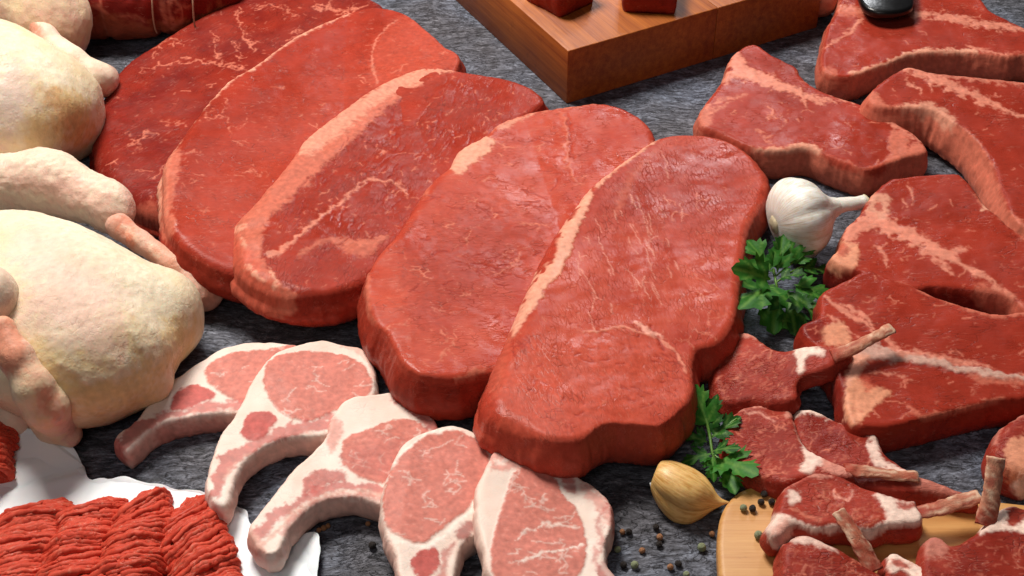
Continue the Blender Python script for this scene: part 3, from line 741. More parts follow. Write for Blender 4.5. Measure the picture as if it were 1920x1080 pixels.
def p5(p):
    p.tint('900,760 930,690 1020,640 1200,620 1290,700 1290,770 1130,790 1050,830 960,820', 'beef_hi', 30, 0.75)
    p.tint('1120,380 1240,260 1400,290 1430,350 1380,420 1300,440 1180,420', 'beef_md', 50, 0.6)
    p.patch('892,760 915,680 950,600 990,515 1040,425 1090,360 1150,312 1235,256 1250,262 1170,325 1120,372 1100,410 1075,445 1058,490 1020,540 990,585 962,625 940,665 930,720 940,780 920,800', 'beef', None, 5, .3, 0.0, 7, 0.6)
    p.stroke('1100,362 1085,395 1065,435 1052,480 1015,532 985,580 960,620', [22, 30, 28, 30, 24, 18], 'rimlt', 'fat_rim', 3, 1, 0.0005, 10, 0.95)
    p.stroke('955,628 938,655 928,690 922,730', [20, 26, 30, 24], 'rim', 'fat_rim', 8, .8, 0, 9, 0.55)
    p.stroke('1232,258 1190,290 1150,318 1120,345', [8, 11, 10], 'rimlt', 'fat_rim', 3, 1, 0.0004, 5, 0.9)
    p.patch('1055,400 1075,385 1080,400 1065,415', 'beef', None, 4, .3, 0, 5, 0.9)
    p.patch('1030,450 1050,430 1045,470 1025,500 1015,500', 'beef', None, 5, .3, 0, 5, 0.8)
    p.stroke('940,650 925,690 915,740 905,770', [26, 30, 24], 'beef', None, 10, .3, 0, 7, 0.5)
    p.stroke('1095,622 1130,618 1165,615 1200,622 1240,640 1270,665 1288,700', [3, 4, 5, 6, 3], 'seam', 'fat_seam', 2, 0.8, 0.0004, 4, 0.85)
    p.stroke('957,625 965,660 972,690', [3, 4, 3], 'crease', None, 3, 0, -0.0008, 5, 0.5)
    p.patch('1150,395 1180,330 1230,280 1250,262 1200,320 1165,390', 'rim', None, 8, .6, 0, 6, 0.45)
    p.veins(46, 1.75, 0.10, (0.012, 0.03), (0.0000, 0.0001), 'veinlt_glint', 0.6, 0.0002, 0.1, '1080,440 1180,320 1260,300 1290,420 1240,600 1100,600', 1.0, 0.05)  # pale strands along the grain paint wet glints into the colour
    p.veins(12, 1.9, 0.3, (0.010, 0.03), (0.0000, 0.0003), 'vein', 0.7, 0.0002, 0.9, '1240,300 1400,300 1400,560 1300,640 1240,560')
    p.veins(80, 1.2, 1.5, (0.002, 0.006), (0.0002, 0.0005), 'vein', 0.4, branch=0)
    p.veins(70, 2.4, 0.5, (0.004, 0.012), (0.0002, 0.0004), 'crease', 0.5, -0.0005, 0.2, '950,640 1100,600 1260,640 1300,740 1000,820')
    p.stroke('1218,610 1232,635 1245,655', [3, 6, 4], 'crease', None, 3, 0, -0.001, 4, 0.7)
    p.stroke('1190,605 1215,620 1240,632', [4, 10, 4], 'veinlt_glint', None, 3, .9, 0.0003, 4, 0.8)
slab('beef_steak', 'largest, front round steak with a pale rim, beside the garlic bulb', 'steak',
     '896,735 915,680 950,600 990,512 1040,422 1090,360 1150,310 1230,258 1290,249 1350,257 1400,280 1438,318 1446,345 1428,390 1408,430 1397,490 1391,540 1384,590 1368,625 1340,648 1312,656 1302,690 1304,735 1283,765 1240,798 1190,797 1133,797 1090,826 1040,828 980,812 925,788 902,768',
     0.036, 0.006, 'beef', 'beef_hi', [(1000, 560, ZL), (1300, 560, 0.0)], flare=0.004, seed=5, s=0.0011, rvar=[(900,760,.020),(950,600,.020),(1040,420,.016),(1150,310,.008),(1300,250,.006),(1430,340,.009),(1390,550,.008),(1300,690,.006),(1240,800,.003),(1133,797,.003),(1050,828,.006),(960,808,.014)], fib=1.8, group='overlapping round steaks', paint=p5, und=0.0010, wallcol='beef_hi', bulge=0.003, wallalpha=0.5)

# ================================================================== T-bone steaks
def tb(nm, label, out, zb, seed, paint, T=0.026, r=0.005, fib=0.0, **k):
    return slab('t_bone_steak', label, 'steak', out, T, r, 'beef_md', 'beef', zb, seed=seed, fib=fib, paint=paint, und=0.0010, group='T-bone steaks', **k)
def fl(p, n=40, ang=0.3):
    p.veins(int(n*0.4), ang, 0.8, (0.004, 0.012), (0.0002, 0.0006), 'vein', 0.7, 0.0002, 0.6)
    p.veins(n, ang, 1.5, (0.002, 0.005), (0.0002, 0.0005), 'vein', 0.4, branch=0)
def r1(p):
    p.patch('1597,140 1640,124 1713,98 1760,94 1813,96 1890,103 1960,98 1970,190 1800,170 1640,165 1597,180', 'rim', 'fat_rim', 4, .9, 0.0003, 5)
    p.stroke('1600,138 1640,126 1713,100 1760,96 1830,98', [8, 9, 8], 'rimlt', 'fat_rim', 3, 1, 0.0004, 4, 0.9)
    p.stroke('1572,12 1610,18 1680,25 1760,30 1840,45 1925,55', [10, 8, 10, 14, 10], 'seam', 'bone', 4, .9, 0.0003, 6, 0.85)
    p.stroke('1615,35 1600,55 1575,72 1545,90', [8, 6, 3], 'seam', 'fat_seam', 3, .9, 0.0002, 5, 0.8)
    p.patch('1568,12 1600,12 1625,25 1600,32 1570,25', 'rim', None, 5, .9, 0, 5, 0.8)
    p.patch('1540,125 1565,128 1568,142 1545,145', 'rim', 'fat_rim', 4, .9, 0, 5, 0.7)
    p.stroke('1810,85 1850,95 1890,105', [4, 6, 3], 'seam', None, 3, .9, 0, 4, 0.8)
    fl(p)
tb('', 'T-bone steak at the top right, lying under the knife handle',
   '1537,110 1541,85 1550,47 1563,27 1573,0 1590,-30 1700,-45 1820,-30 1845,0 1857,17 1880,30 1920,50 1975,75 1985,105 1920,104 1890,106 1813,99 1760,98 1713,102 1680,114 1640,128 1600,142 1565,142 1542,132',
   None, 11, r1, wallcol='rim', T=0.030)
def r2(p):
    p.patch('1625,185 1640,170 1660,195 1695,198 1723,197 1753,204 1780,221 1813,245 1840,276 1860,310 1873,353 1893,397 1935,430 1900,440 1830,370 1750,310 1700,260 1640,215', 'rim', 'fat_rim', 4, .9, 0.0003, 6)
    p.stroke('1690,205 1723,203 1753,212 1780,230', [12, 22, 30, 24], 'rimlt', 'fat_rim', 6, 1, 0.0, 6, 0.75)
    p.stroke('1690,128 1712,130 1745,145 1790,165 1840,185 1880,205 1930,225', [14, 16, 20, 16, 10, 8], 'seam', 'bone', 4, .9, 0.0003, 7, 0.9)
    p.stroke('1745,138 1800,145 1860,150 1925,155', [8, 9, 8, 6], 'seam', None, 4, .8, 0, 6, 0.7)
    p.stroke('1745,150 1747,172', [5, 2], 'seam', None, 3, .9, 0, 4); p.stroke('1705,158 1725,165 1727,175', [5, 3], 'seam', None, 3, .9, 0, 4)
    fl(p)
tb('', 'T-bone steak at the right edge, wide pale fat along its lower left side',
   '1626,183 1637,163 1663,143 1687,128 1707,123 1747,133 1813,140 1920,151 2000,165 2060,260 2060,420 1990,450 1925,428 1893,400 1873,353 1860,312 1840,279 1813,248 1780,224 1753,208 1723,203 1690,203 1657,203 1635,196',
   [(1700, 140, 0.012), (1720, 250, 0.006), (1900, 350, 0.0)], 12, r2, wallcol='rim', T=0.034, flare=0.010)
def r3(p):
    p.patch('1405,275 1440,276 1513,270 1552,290 1587,302 1625,316 1665,296 1690,280 1735,268 1760,300 1750,340 1600,365 1500,345 1440,320 1410,290', 'rim', 'fat_rim', 4, .9, 0.0003, 6)
    p.stroke('1420,280 1460,284 1513,276 1535,284', [10, 14, 12], 'rimlt', 'fat_rim', 4, 1, 0.0004, 5, 0.85)
    p.patch('1540,285 1580,300 1620,318 1660,305 1650,330 1600,325 1560,310', 'beef', None, 5, .3, 0, 5, 0.85)
    p.stroke('1378,105 1385,122 1405,140 1450,155 1490,172 1530,185 1565,192', [22, 30, 26, 20, 16, 10, 6], 'seam', 'bone', 4, .9, 0.0004, 7, 0.9)
    p.stroke('1360,150 1385,140 1410,140', [16, 22, 14], 'seam', 'bone', 4, .9, 0.0002, 6, 0.85)
    p.stroke('1375,150 1390,160', [12, 8], 'beef_md', None, 4, .2, 0, 5, 0.8)
    p.stroke('1502,178 1512,200', [9, 3], 'seam', None, 3, .9, 0, 4); p.stroke('1560,178 1585,185 1600,188', [5, 12, 8], 'seam', None, 4, .9, 0, 5)
    p.stroke('1615,205 1650,218 1680,235 1700,250 1725,262', [4, 6, 8, 6], 'seam', 'fat_seam', 3, .9, 0.0002, 5, 0.85)
    p.patch('1668,252 1690,243 1705,258 1700,290 1680,298 1668,285', 'rim', 'fat_rim', 5, .9, 0.0003, 6, 0.95)
    p.patch('1310,215 1320,198 1335,205 1330,235 1312,238', 'seam', None, 5, .6, 0, 5, 0.6)
    p.stroke('1325,200 1360,185 1400,180', [3, 4, 3], 'seam', None, 3, .8, 0, 5, 0.7); p.stroke('1330,215 1345,205 1375,190', [3, 4, 3], 'seam', None, 3, .8, 0, 5, 0.7)
    for a in ('1440,225 1460,222', '1445,215 1452,210', '1467,225 1475,232', '1420,245 1450,265', '1448,205 1450,218'): p.vein(a, [10, 5])
    fl(p)
tb('', 'T-bone steak in front of the chopping block, behind the garlic bulb',
   '1308,217 1317,197 1340,167 1357,140 1367,110 1380,95 1403,82 1423,83 1447,100 1493,123 1503,140 1530,163 1580,183 1613,193 1647,207 1680,227 1713,247 1735,268 1740,285 1712,292 1675,304 1630,319 1585,306 1550,293 1513,278 1460,284 1413,277 1380,264 1345,248 1316,236',
   None, 13, r3, wallcol='rim', T=0.031)
def r4(p):
    p.patch('1553,488 1565,465 1575,450 1600,455 1612,470 1605,500 1585,515 1560,512', 'fatorange', 'fat_rim', 5, .9, 0.0003, 5, 0.9)
    p.patch('1565,462 1580,455 1590,470 1580,485', 'beef', None, 5, .3, 0, 5, 0.7)
    p.patch('1630,370 1645,362 1665,375 1668,400 1650,420 1625,412', 'rimlt', 'bone', 5, .9, 0.0003, 6, 0.8)
    p.patch('1640,380 1652,378 1655,395 1643,395', 'beef', None, 3, .2, 0, 4, 0.8)
    p.stroke('1590,440 1613,422 1650,418 1685,432 1730,452 1770,474 1800,494 1850,522 1900,560', [22, 30, 26, 26, 22, 16, 10, 9, 8], 'seam', 'bone', 4, .9, 0.0003, 7, 0.92)
    p.stroke('1680,430 1720,460 1760,490 1790,515', [10, 10, 12, 6], 'seam', 'fat_seam', 4, .9, 0, 7, 0.8)
    p.stroke('1765,478 1800,470 1812,468', [14, 12, 4], 'seam', None, 4, .9, 0, 6, 0.8)
    p.stroke('1640,463 1655,470 1668,500', [4, 5, 3], 'seam', None, 3, .9, 0, 5, 0.8)
    p.patch('1825,345 1840,365 1870,395 1900,425 1935,445 1925,455 1880,415 1840,385 1828,365', 'rim', 'fat_rim', 4, .9, 0.0003, 5, 0.9)
    p.stroke('1850,385 1865,395', [14, 10], 'rimlt', None, 4, .9, 0, 5)
    p.stroke('1700,345 1710,360 1712,385', [3, 4, 2], 'seam', None, 2.5, .9, 0, 4, 0.8); p.stroke('1690,372 1700,385', [5, 3], 'seam', None, 2.5, .9, 0, 4, 0.8)
    p.patch('1830,535 1880,545 1920,575 1925,600 1840,580', 'rim', 'fat_rim', 6, .8, 0, 6, 0.7)
    fl(p)
tb('', 'T-bone steak touching the garlic stem, its shaded lower side above a gap',
   '1556,483 1568,468 1575,457 1583,427 1613,397 1623,375 1640,355 1667,334 1707,327 1790,322 1810,333 1830,353 1847,380 1880,407 1893,420 1935,446 2000,490 2010,590 1950,592 1917,580 1900,563 1873,553 1830,546 1780,539 1747,538 1717,543 1660,535 1610,510 1575,498',
   [(1700, 340, 0.010), (1600, 480, 0.0), (1850, 520, 0.004)], 14, r4, wallcol='beef_dk', T=0.036)  # side wall coloured darker to stand in for the shadow in the gap
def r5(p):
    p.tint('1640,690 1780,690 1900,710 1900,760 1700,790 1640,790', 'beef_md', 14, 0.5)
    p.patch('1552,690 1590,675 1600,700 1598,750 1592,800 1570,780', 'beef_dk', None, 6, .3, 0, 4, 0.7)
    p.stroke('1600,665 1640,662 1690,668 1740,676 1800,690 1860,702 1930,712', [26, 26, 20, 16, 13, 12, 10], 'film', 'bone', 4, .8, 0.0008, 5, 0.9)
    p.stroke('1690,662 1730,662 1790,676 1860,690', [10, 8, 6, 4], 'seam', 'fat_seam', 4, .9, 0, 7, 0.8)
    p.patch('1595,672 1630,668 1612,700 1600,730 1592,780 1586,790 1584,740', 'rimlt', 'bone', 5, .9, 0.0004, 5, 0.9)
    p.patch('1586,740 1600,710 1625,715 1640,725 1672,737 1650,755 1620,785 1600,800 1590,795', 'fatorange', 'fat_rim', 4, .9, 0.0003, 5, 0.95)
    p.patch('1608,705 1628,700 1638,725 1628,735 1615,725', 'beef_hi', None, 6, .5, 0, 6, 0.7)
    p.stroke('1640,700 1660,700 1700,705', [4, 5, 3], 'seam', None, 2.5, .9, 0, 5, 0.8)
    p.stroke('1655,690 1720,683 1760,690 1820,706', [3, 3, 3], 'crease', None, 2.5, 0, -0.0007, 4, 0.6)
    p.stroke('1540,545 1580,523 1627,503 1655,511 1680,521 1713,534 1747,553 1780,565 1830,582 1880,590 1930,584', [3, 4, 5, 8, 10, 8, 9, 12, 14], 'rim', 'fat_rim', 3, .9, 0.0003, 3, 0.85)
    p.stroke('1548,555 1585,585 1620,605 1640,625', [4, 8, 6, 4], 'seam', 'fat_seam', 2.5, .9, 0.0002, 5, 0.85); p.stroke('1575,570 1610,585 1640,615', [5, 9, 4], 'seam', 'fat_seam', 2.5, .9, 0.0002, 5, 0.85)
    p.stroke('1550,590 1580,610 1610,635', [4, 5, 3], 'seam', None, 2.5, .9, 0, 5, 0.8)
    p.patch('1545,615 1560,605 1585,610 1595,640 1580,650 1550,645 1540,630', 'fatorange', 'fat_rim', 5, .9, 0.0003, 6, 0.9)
    p.patch('1490,605 1530,585 1545,605 1540,640 1505,630', 'beef_dk', None, 6, .2, 0, 5, 0.8)  # dark corner paints in the parsley's shadow
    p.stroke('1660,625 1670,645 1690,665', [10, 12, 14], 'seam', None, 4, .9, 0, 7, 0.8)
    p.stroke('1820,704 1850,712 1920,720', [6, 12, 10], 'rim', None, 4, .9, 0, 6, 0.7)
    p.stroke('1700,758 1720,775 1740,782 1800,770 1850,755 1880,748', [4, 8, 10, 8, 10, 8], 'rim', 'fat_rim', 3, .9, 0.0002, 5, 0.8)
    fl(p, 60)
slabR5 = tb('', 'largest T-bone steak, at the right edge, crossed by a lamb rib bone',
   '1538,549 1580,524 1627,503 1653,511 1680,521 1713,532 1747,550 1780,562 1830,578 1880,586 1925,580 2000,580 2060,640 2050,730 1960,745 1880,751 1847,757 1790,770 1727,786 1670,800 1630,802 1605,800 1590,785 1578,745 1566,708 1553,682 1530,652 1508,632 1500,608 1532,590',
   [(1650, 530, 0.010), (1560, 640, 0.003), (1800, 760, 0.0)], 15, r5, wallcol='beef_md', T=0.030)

# ================================================================== pork chops
def pork(label, out, zb, seed, paint, T=0.020, r=0.0035, **k):
    return slab('pork_chop', label, 'pork chop', out, T, r, 'porkfat', 'porkfat2', zb, s=0.0011, mat='pork', seed=seed, paint=paint, und=0.0009,
                bulge=0.0012, main='fat', wallcol='porkpink', wallalpha=0.5, tuck=0.0015, group='pork chops in a row', **k)
def marble(p, reg, n=14, ang=0.2):
    p.veins(int(n*0.7), ang, 0.5, (0.008, 0.02), (0.0001, 0.0003), 'porkfat', 0.45, 0.0002, 1.0, reg)
    p.veins(n*2, ang, 1.5, (0.001, 0.004), (0.0001, 0.0004), 'pork_hi', 0.5, 0, 0, reg)
def ribstrip(p, a, w, b=None):
    p.stroke(a, w, 'porkred', 'rib_meat', 4, 0.3, 0.0002, 5, 0.8)
    if b: p.stroke(b, [5, 4, 4], 'porkpink', None, 4, .8, 0, 8, 0.75)
def k1(p):
    e = '384,700 396,680 430,664 500,656 560,650 590,700 560,760 480,765 440,752 405,730'
    p.patch(e, 'pork', 'eye_muscle', 2.2, 0.2, 0.0006, 2.5); marble(p, e)
    p.patch('321,757 330,735 360,722 390,728 404,742 380,755 345,768 324,768', 'porkred', 'muscle', 2.2, 0.2, 0.0004, 3)
    ribstrip(p, '232,832 258,808 300,790 350,776 400,762 460,758', [26, 30, 26, 22, 20, 16], '250,822 300,798 360,782 440,770')
    p.patch('205,815 225,830 240,880 210,885', 'porkred', None, 6, .4, 0, 5, 0.8)
    p.patch('240,848 283,808 320,791 400,780 440,776 430,830 330,850 265,892 245,885', 'porkpink', 'bone', 4, .7, 0, 5, 0.75)
    p.patch('290,815 330,800 430,790 430,830 330,845', 'pork_md', None, 10, .5, 0, 5, 0.6)
    p.stroke('240,845 283,806 320,789 367,779 433,774', [5, 6, 5], 'porkfat', None, 2.5, 1, 0.0003, 3, 0.7)
pork('pork chop nearest the chickens, leftmost of the five, curved rib end',
     '211,823 228,805 247,793 277,756 307,722 353,690 383,670 417,651 467,640 533,641 575,655 590,700 560,765 500,785 433,775 367,780 320,790 283,807 255,832 240,846 222,836',
     None, 21, k1)
def k2(p):
    e = '494,702 508,675 545,661 600,660 650,668 685,690 697,715 690,742 640,766 583,789 540,782 515,762 499,735'
    p.patch(e, 'pork', 'eye_muscle', 2.2, 0.2, 0.0007, 2.5); marble(p, e)
    p.patch('457,792 465,776 490,770 510,775 518,790 506,805 492,822 466,827 453,815', 'porkred', 'muscle', 2.2, 0.2, 0.0004, 3)
    ribstrip(p, '405,925 412,890 432,862 475,838 530,812 580,797 640,790', [18, 26, 30, 26, 26, 26, 22], '420,895 450,862 500,835 580,810')
    p.patch('383,915 398,940 430,975 400,960', 'porkred', None, 6, .4, 0, 5, 0.5)
    p.stroke('640,645 672,655 695,680 702,712', [10, 12, 10, 8], 'porkpink', None, 4, .8, 0, 5, 0.7)
    p.patch('430,940 437,905 450,877 473,853 510,833 550,821 600,818 590,860 520,870 460,920 430,985', 'porkpink', 'bone', 4, .7, 0, 5, 0.6)
    p.stroke('432,935 440,905 452,877 475,852 510,832 550,820 600,816', [5, 7, 6, 5], 'porkfat', None, 2.5, 1, 0.0003, 3, 0.7)
pork('pork chop with a small round muscle, second from the chickens',
     '384,917 387,890 397,853 410,817 437,780 457,743 470,715 493,682 520,657 560,643 605,635 645,645 682,653 700,682 706,715 700,742 660,790 610,818 550,820 510,832 473,853 451,877 438,907 431,938 420,950 400,945',
     [(500, 760, 0.007), (650, 780, 0.0)], 22, k2)
def k3(p):
    e = '640,850 650,822 700,800 760,785 790,797 803,815 775,850 735,890 717,907 680,897 645,872'
    p.patch(e, 'pork', 'eye_muscle', 2.2, 0.2, 0.0005, 2.5); marble(p, e)
    p.tint('650,850 720,830 770,830 720,895 660,880', 'pork_md', 12, 0.6)
    p.patch('735,735 770,738 780,752 800,768 822,800 815,815 790,795 765,770 745,760', 'pork_dk', 'muscle', 5, .3, 0, 5, 0.9)
    p.patch('566,920 575,895 600,883 640,885 650,900 610,910 590,925', 'pork_dk', 'muscle', 4, .3, 0.0003, 6, 0.85)
    p.patch('612,815 620,785 640,790 640,815 620,850', 'pork_hi', None, 6, .5, 0, 5, 0.8)
    ribstrip(p, '480,1010 510,975 545,950 590,925 640,912 717,920', [20, 22, 18, 16, 16, 14], None)
    p.stroke('485,1030 530,985 570,950 630,925 715,930', [8, 9, 8, 8], 'porkpink', None, 4, .9, 0, 6, 0.8)
    p.stroke('530,1000 560,965 600,940 660,930 717,938', [10, 10, 10, 8], 'porkred', 'rib_meat', 4, .4, 0, 6, 0.5)
    p.patch('463,990 480,1000 500,1035 480,1040 466,1020', 'porkpink', None, 6, .6, 0, 5, 0.9)
    p.patch('520,1040 533,1013 547,987 573,963 600,943 640,937 717,946 717,985 600,990 540,1040 515,1060', 'porkpink', 'bone', 4, .7, 0, 5, 0.65)
pork('pork chop with thick white fat on top, third from the chickens, tip on the paper',
     '464,990 492,950 515,920 547,880 583,847 610,815 618,785 640,753 662,741 700,737 740,733 774,740 800,767 822,800 815,850 790,900 760,935 717,948 673,934 635,934 600,943 573,962 547,987 534,1012 520,1035 495,1038 472,1018',
     [(560, 860, 0.007), (760, 880, 0.0)], 23, k3)
def k4(p):
    e = '718,950 722,915 738,870 770,836 805,815 850,806 888,822 912,845 920,890 895,930 870,960 820,1000 790,1020 750,1006 724,985'
    p.patch(e, 'pork', 'eye_muscle', 2.2, 0.2, 0.0007, 2.5); marble(p, e, 24)
    p.stroke('735,880 765,838 800,815 850,802', [5, 6, 8, 10], 'porkfat', None, 3, 1, 0.0002, 4, 0.9)
    p.patch('770,1055 785,1032 815,1025 823,1040 816,1075 790,1088', 'porkred', 'muscle', 3, .3, 0.0003, 5)
    p.stroke('830,1080 835,1040 850,1020', [14, 12, 10], 'pork_dk', None, 5, .4, 0, 5, 0.7)
    p.patch('855,995 880,975 895,980 880,1005 862,1012', 'marrow', 'bone', 5, .5, 0, 4, 0.75)
    p.stroke('740,1010 790,1026 830,1010 870,970 890,950', [4, 6, 8, 8], 'porkfat', None, 3, 1, 0.0003, 5, 0.9)
    p.patch('714,960 722,990 735,1030 750,1080 740,1085 720,1020', 'porkpink', None, 5, .7, 0, 5, 0.7)
pork('pork chop with a large pink oval eye, second from the right',
     '712,945 720,907 737,860 763,823 800,807 843,795 880,803 907,820 930,840 935,900 920,960 895,1000 868,1022 858,1053 854,1085 850,1130 800,1145 760,1135 745,1080 738,1045 726,1015 715,980',
     [(760, 930, 0.008), (900, 950, 0.0)], 24, k4)
def k5(p):
    e = '953,917 962,888 993,868 1016,878 1042,902 1056,928 1083,960 1097,1003 1098,1047 1087,1078 1060,1110 960,1115 925,1080 920,1037 930,987 943,947'
    p.patch(e, 'pork', 'eye_muscle', 2.2, 0.2, 0.0007, 2.5); marble(p, e, 30, 0.1)
    p.stroke('978,1052 1010,1040 1045,1035 1090,1022', [4, 5, 5, 4], 'porkfat', None, 2.5, 1, 0.0002, 5, 0.85)
    p.stroke('960,1015 1020,985 1085,990', [3, 4, 5], 'porkfat', None, 2.5, 1, 0.0002, 7, 0.7)
    p.patch('918,850 945,835 985,848 1000,860 960,880 925,882', 'pork_hi', None, 7, .5, 0, 7, 0.85)
    p.stroke('935,865 970,858', [8, 4], 'porkfat', None, 4, 1, 0, 6, 0.7)
    p.patch('1040,880 1070,890 1075,905 1055,905', 'porkred', 'muscle', 4, .4, 0, 5, 0.8); p.patch('1060,910 1080,908 1078,925 1063,922', 'porkred', 'muscle', 4, .4, 0, 5, 0.7)
    p.patch('1090,905 1130,930 1150,960 1150,1000 1130,970 1105,935', 'pork_hi', None, 8, .5, 0, 7, 0.8)
    p.stroke('1145,945 1120,975 1130,1010 1115,1050 1135,1085', [8, 10, 8, 12], 'porkred', 'bone', 5, .5, 0, 7, 0.6)
    p.stroke('1135,935 1147,940 1152,960 1153,1000', [6, 9, 14], 'porkred', None, 5, .4, 0, 4, 0.6)
    p.patch('1120,1060 1150,1050 1165,1085 1130,1095', 'marrow', None, 6, .4, 0, 6, 0.5)
pork('pork chop with white fat down its left side, nearest the peppercorns',
     '889,930 893,907 907,880 923,845 947,832 973,840 1000,853 1025,858 1053,870 1087,893 1120,913 1143,937 1150,960 1148,990 1137,1015 1138,1055 1160,1085 1165,1130 1050,1150 960,1145 920,1085 907,1053 903,1027 892,985',
     [(910, 950, 0.009), (1080, 960, 0.001)], 25, k5, T=0.021)

# ================================================================== lamb cutlets and the small pale board
BT = 0.014
def board_round():
    poly = catmull(px('1372,1180 1352,1100 1346,1040 1346,1000 1350,970 1362,942 1385,920 1415,908 1450,904 1560,908 1700,921 1850,935 1960,947 2080,960 2080,1180'), True, 5)
    xy = resample(ground(poly, BT), 0.004)
    org = np.array([xy[:, 0].mean(), xy[:, 1].mean(), 0])
    o = prism('cutting_board', xy, 0, BT, M['board'], None, org, 0.004, 3)
    o.rotation_euler = (0, 0, 0)
    return o
tag(board_round(), 'small pale wooden board with a rounded corner under the lamb cutlets', 'cutting board')
def lamb(label, out, zb, seed, paint, T=0.018, r=0.006, **k):
    return slab('lamb_cutlet', label, 'lamb cutlet', out, T, r, 'lamb_dk', 'lamb', zb, s=0.0011, mat='lamb', seed=seed, paint=paint, und=0.0012, bulge=0.002, wallcol='lamb', group='lamb cutlets', **k)
def lveins(p, reg=None, n=16, ang=0.9):
    p.veins(n//2, ang, 0.6, (0.005, 0.014), (0.0001, 0.0004), 'vein', 0.7, 0.0002, 0.8, reg)
    p.veins(n*5, ang, 0.5, (0.002, 0.006), (0.0001, 0.0003), 'vein', 0.4, 0, 0, reg)
def l3(p):
    lveins(p)
    p.stroke('1490,775 1515,766 1545,778 1580,792', [16, 18, 14, 8], 'lambfat', 'fat', 3, 1, 0.0005, 4)
    p.stroke('1580,790 1600,795 1630,800 1645,815', [12, 10, 12, 16], 'lambfat', 'fat', 3, 1, 0.0005, 5, 0.8)
    p.stroke('1630,800 1640,830 1645,860 1670,880 1710,890', [12, 16, 14, 18, 10], 'lambfat', 'fat', 4, 1, 0.0004, 5, 0.85)
    p.stroke('1650,830 1690,872 1740,900', [6, 5, 5], 'lambpink', 'fat', 3, .8, 0, 4, 0.8)
    p.patch('1690,890 1740,892 1800,920 1835,932 1790,932 1720,918', 'lambpink', None, 8, .6, 0, 7, 0.5)
c = lamb('lamb cutlet on the slate in the middle row, half under another cutlet bone',
     '1491,769 1513,763 1537,769 1557,779 1590,791 1625,790 1645,806 1652,828 1664,848 1697,873 1724,887 1770,903 1828,926 1836,934 1800,931 1748,922 1680,920 1640,915 1590,905 1540,880 1505,850 1490,815',
     [(1560, 800, 0.002), (1660, 900, 0.011)], 33, l3, T=0.018)
def l2(p):
    e = '1357,830 1362,800 1380,775 1440,770 1480,780 1496,815 1512,842 1520,870 1495,895 1450,900 1405,885 1375,858'
    lveins(p, e, 26)
    p.stroke('1370,775 1400,760 1435,757 1468,758 1482,775', [8, 12, 16, 20, 12], 'lambpink', 'fat', 4, .9, 0.0005, 5, 0.85)
    p.stroke('1400,775 1425,775 1450,790', [3, 4, 3], 'veinlt_glint', None, 2.5, .9, 0, 4, 0.7)
    p.stroke('1488,775 1493,800 1506,828 1535,852 1580,872 1600,880', [6, 7, 10, 12, 14, 14], 'lambpink', 'fat', 3, .8, 0.0003, 3, 0.85)
    p.patch('1500,820 1515,840 1545,856 1545,868 1530,875 1520,890 1500,884 1508,860', 'lambfat', 'fat', 4, 1, 0.0005, 4, 0.9)
    p.patch('1545,860 1590,872 1600,892 1570,890 1545,880', 'lambpink', None, 6, .6, 0, 5, 0.8)
c = lamb('lamb cutlet touching the parsley leaf tips above the small board',
     '1356,828 1360,802 1368,780 1393,761 1433,754 1467,753 1484,761 1492,785 1502,815 1518,838 1545,853 1582,868 1600,878 1602,893 1580,893 1545,890 1510,893 1480,904 1447,902 1413,890 1387,871 1368,853',
     [(1400, 830, 0.000), (1590, 890, 0.018)], 32, l2, T=0.019)
rib(c, [(1585, 882, 0.034), (1620, 884, 0.034), (1670, 890, 0.033), (1721, 894, 0.031)], [0.0058, 0.005, 0.0044, 0.0046], 0.45, 5)
def l1(p):
    lveins(p, '1335,700 1360,640 1490,650 1495,760 1345,750', 22)
    p.stroke('1368,632 1392,622 1412,626 1432,640', [10, 14, 12, 8], 'lambpink', 'fat', 4, .9, 0.0006, 6, 0.9)
    p.stroke('1440,645 1465,655 1490,652', [5, 5, 6], 'lambpink', 'fat', 3, .9, 0.0003, 4, 0.8)
    p.patch('1490,650 1510,647 1540,655 1545,664 1520,670 1508,680 1512,695 1498,700 1493,675', 'lambfat', 'fat', 4, 1, 0.0005, 4)
    p.patch('1520,672 1560,668 1600,662 1590,685 1540,700 1515,695', 'lamb', None, 6, .4, 0, 5, 0.8)
    p.stroke('1520,645 1560,648', [6, 5], 'lambpink', 'fat', 3, .8, 0, 4, 0.7)
c = lamb('lamb cutlet between the big steak and T-bone, bone pointing up right',
     '1335,700 1343,664 1362,640 1380,623 1407,620 1430,636 1460,652 1490,650 1512,645 1545,644 1580,648 1602,660 1585,676 1545,692 1512,702 1498,718 1499,742 1482,752 1440,757 1405,750 1372,757 1345,740',
     [(1380, 690, 0.0), (1560, 665, 0.020)], 31, l1, T=0.018)
rib(c, [(1560, 668, 0.040), (1600, 653, 0.045), (1640, 632, 0.049), (1672, 615, 0.052)], [0.0062, 0.0052, 0.0046, 0.0050], 0.5, 6)
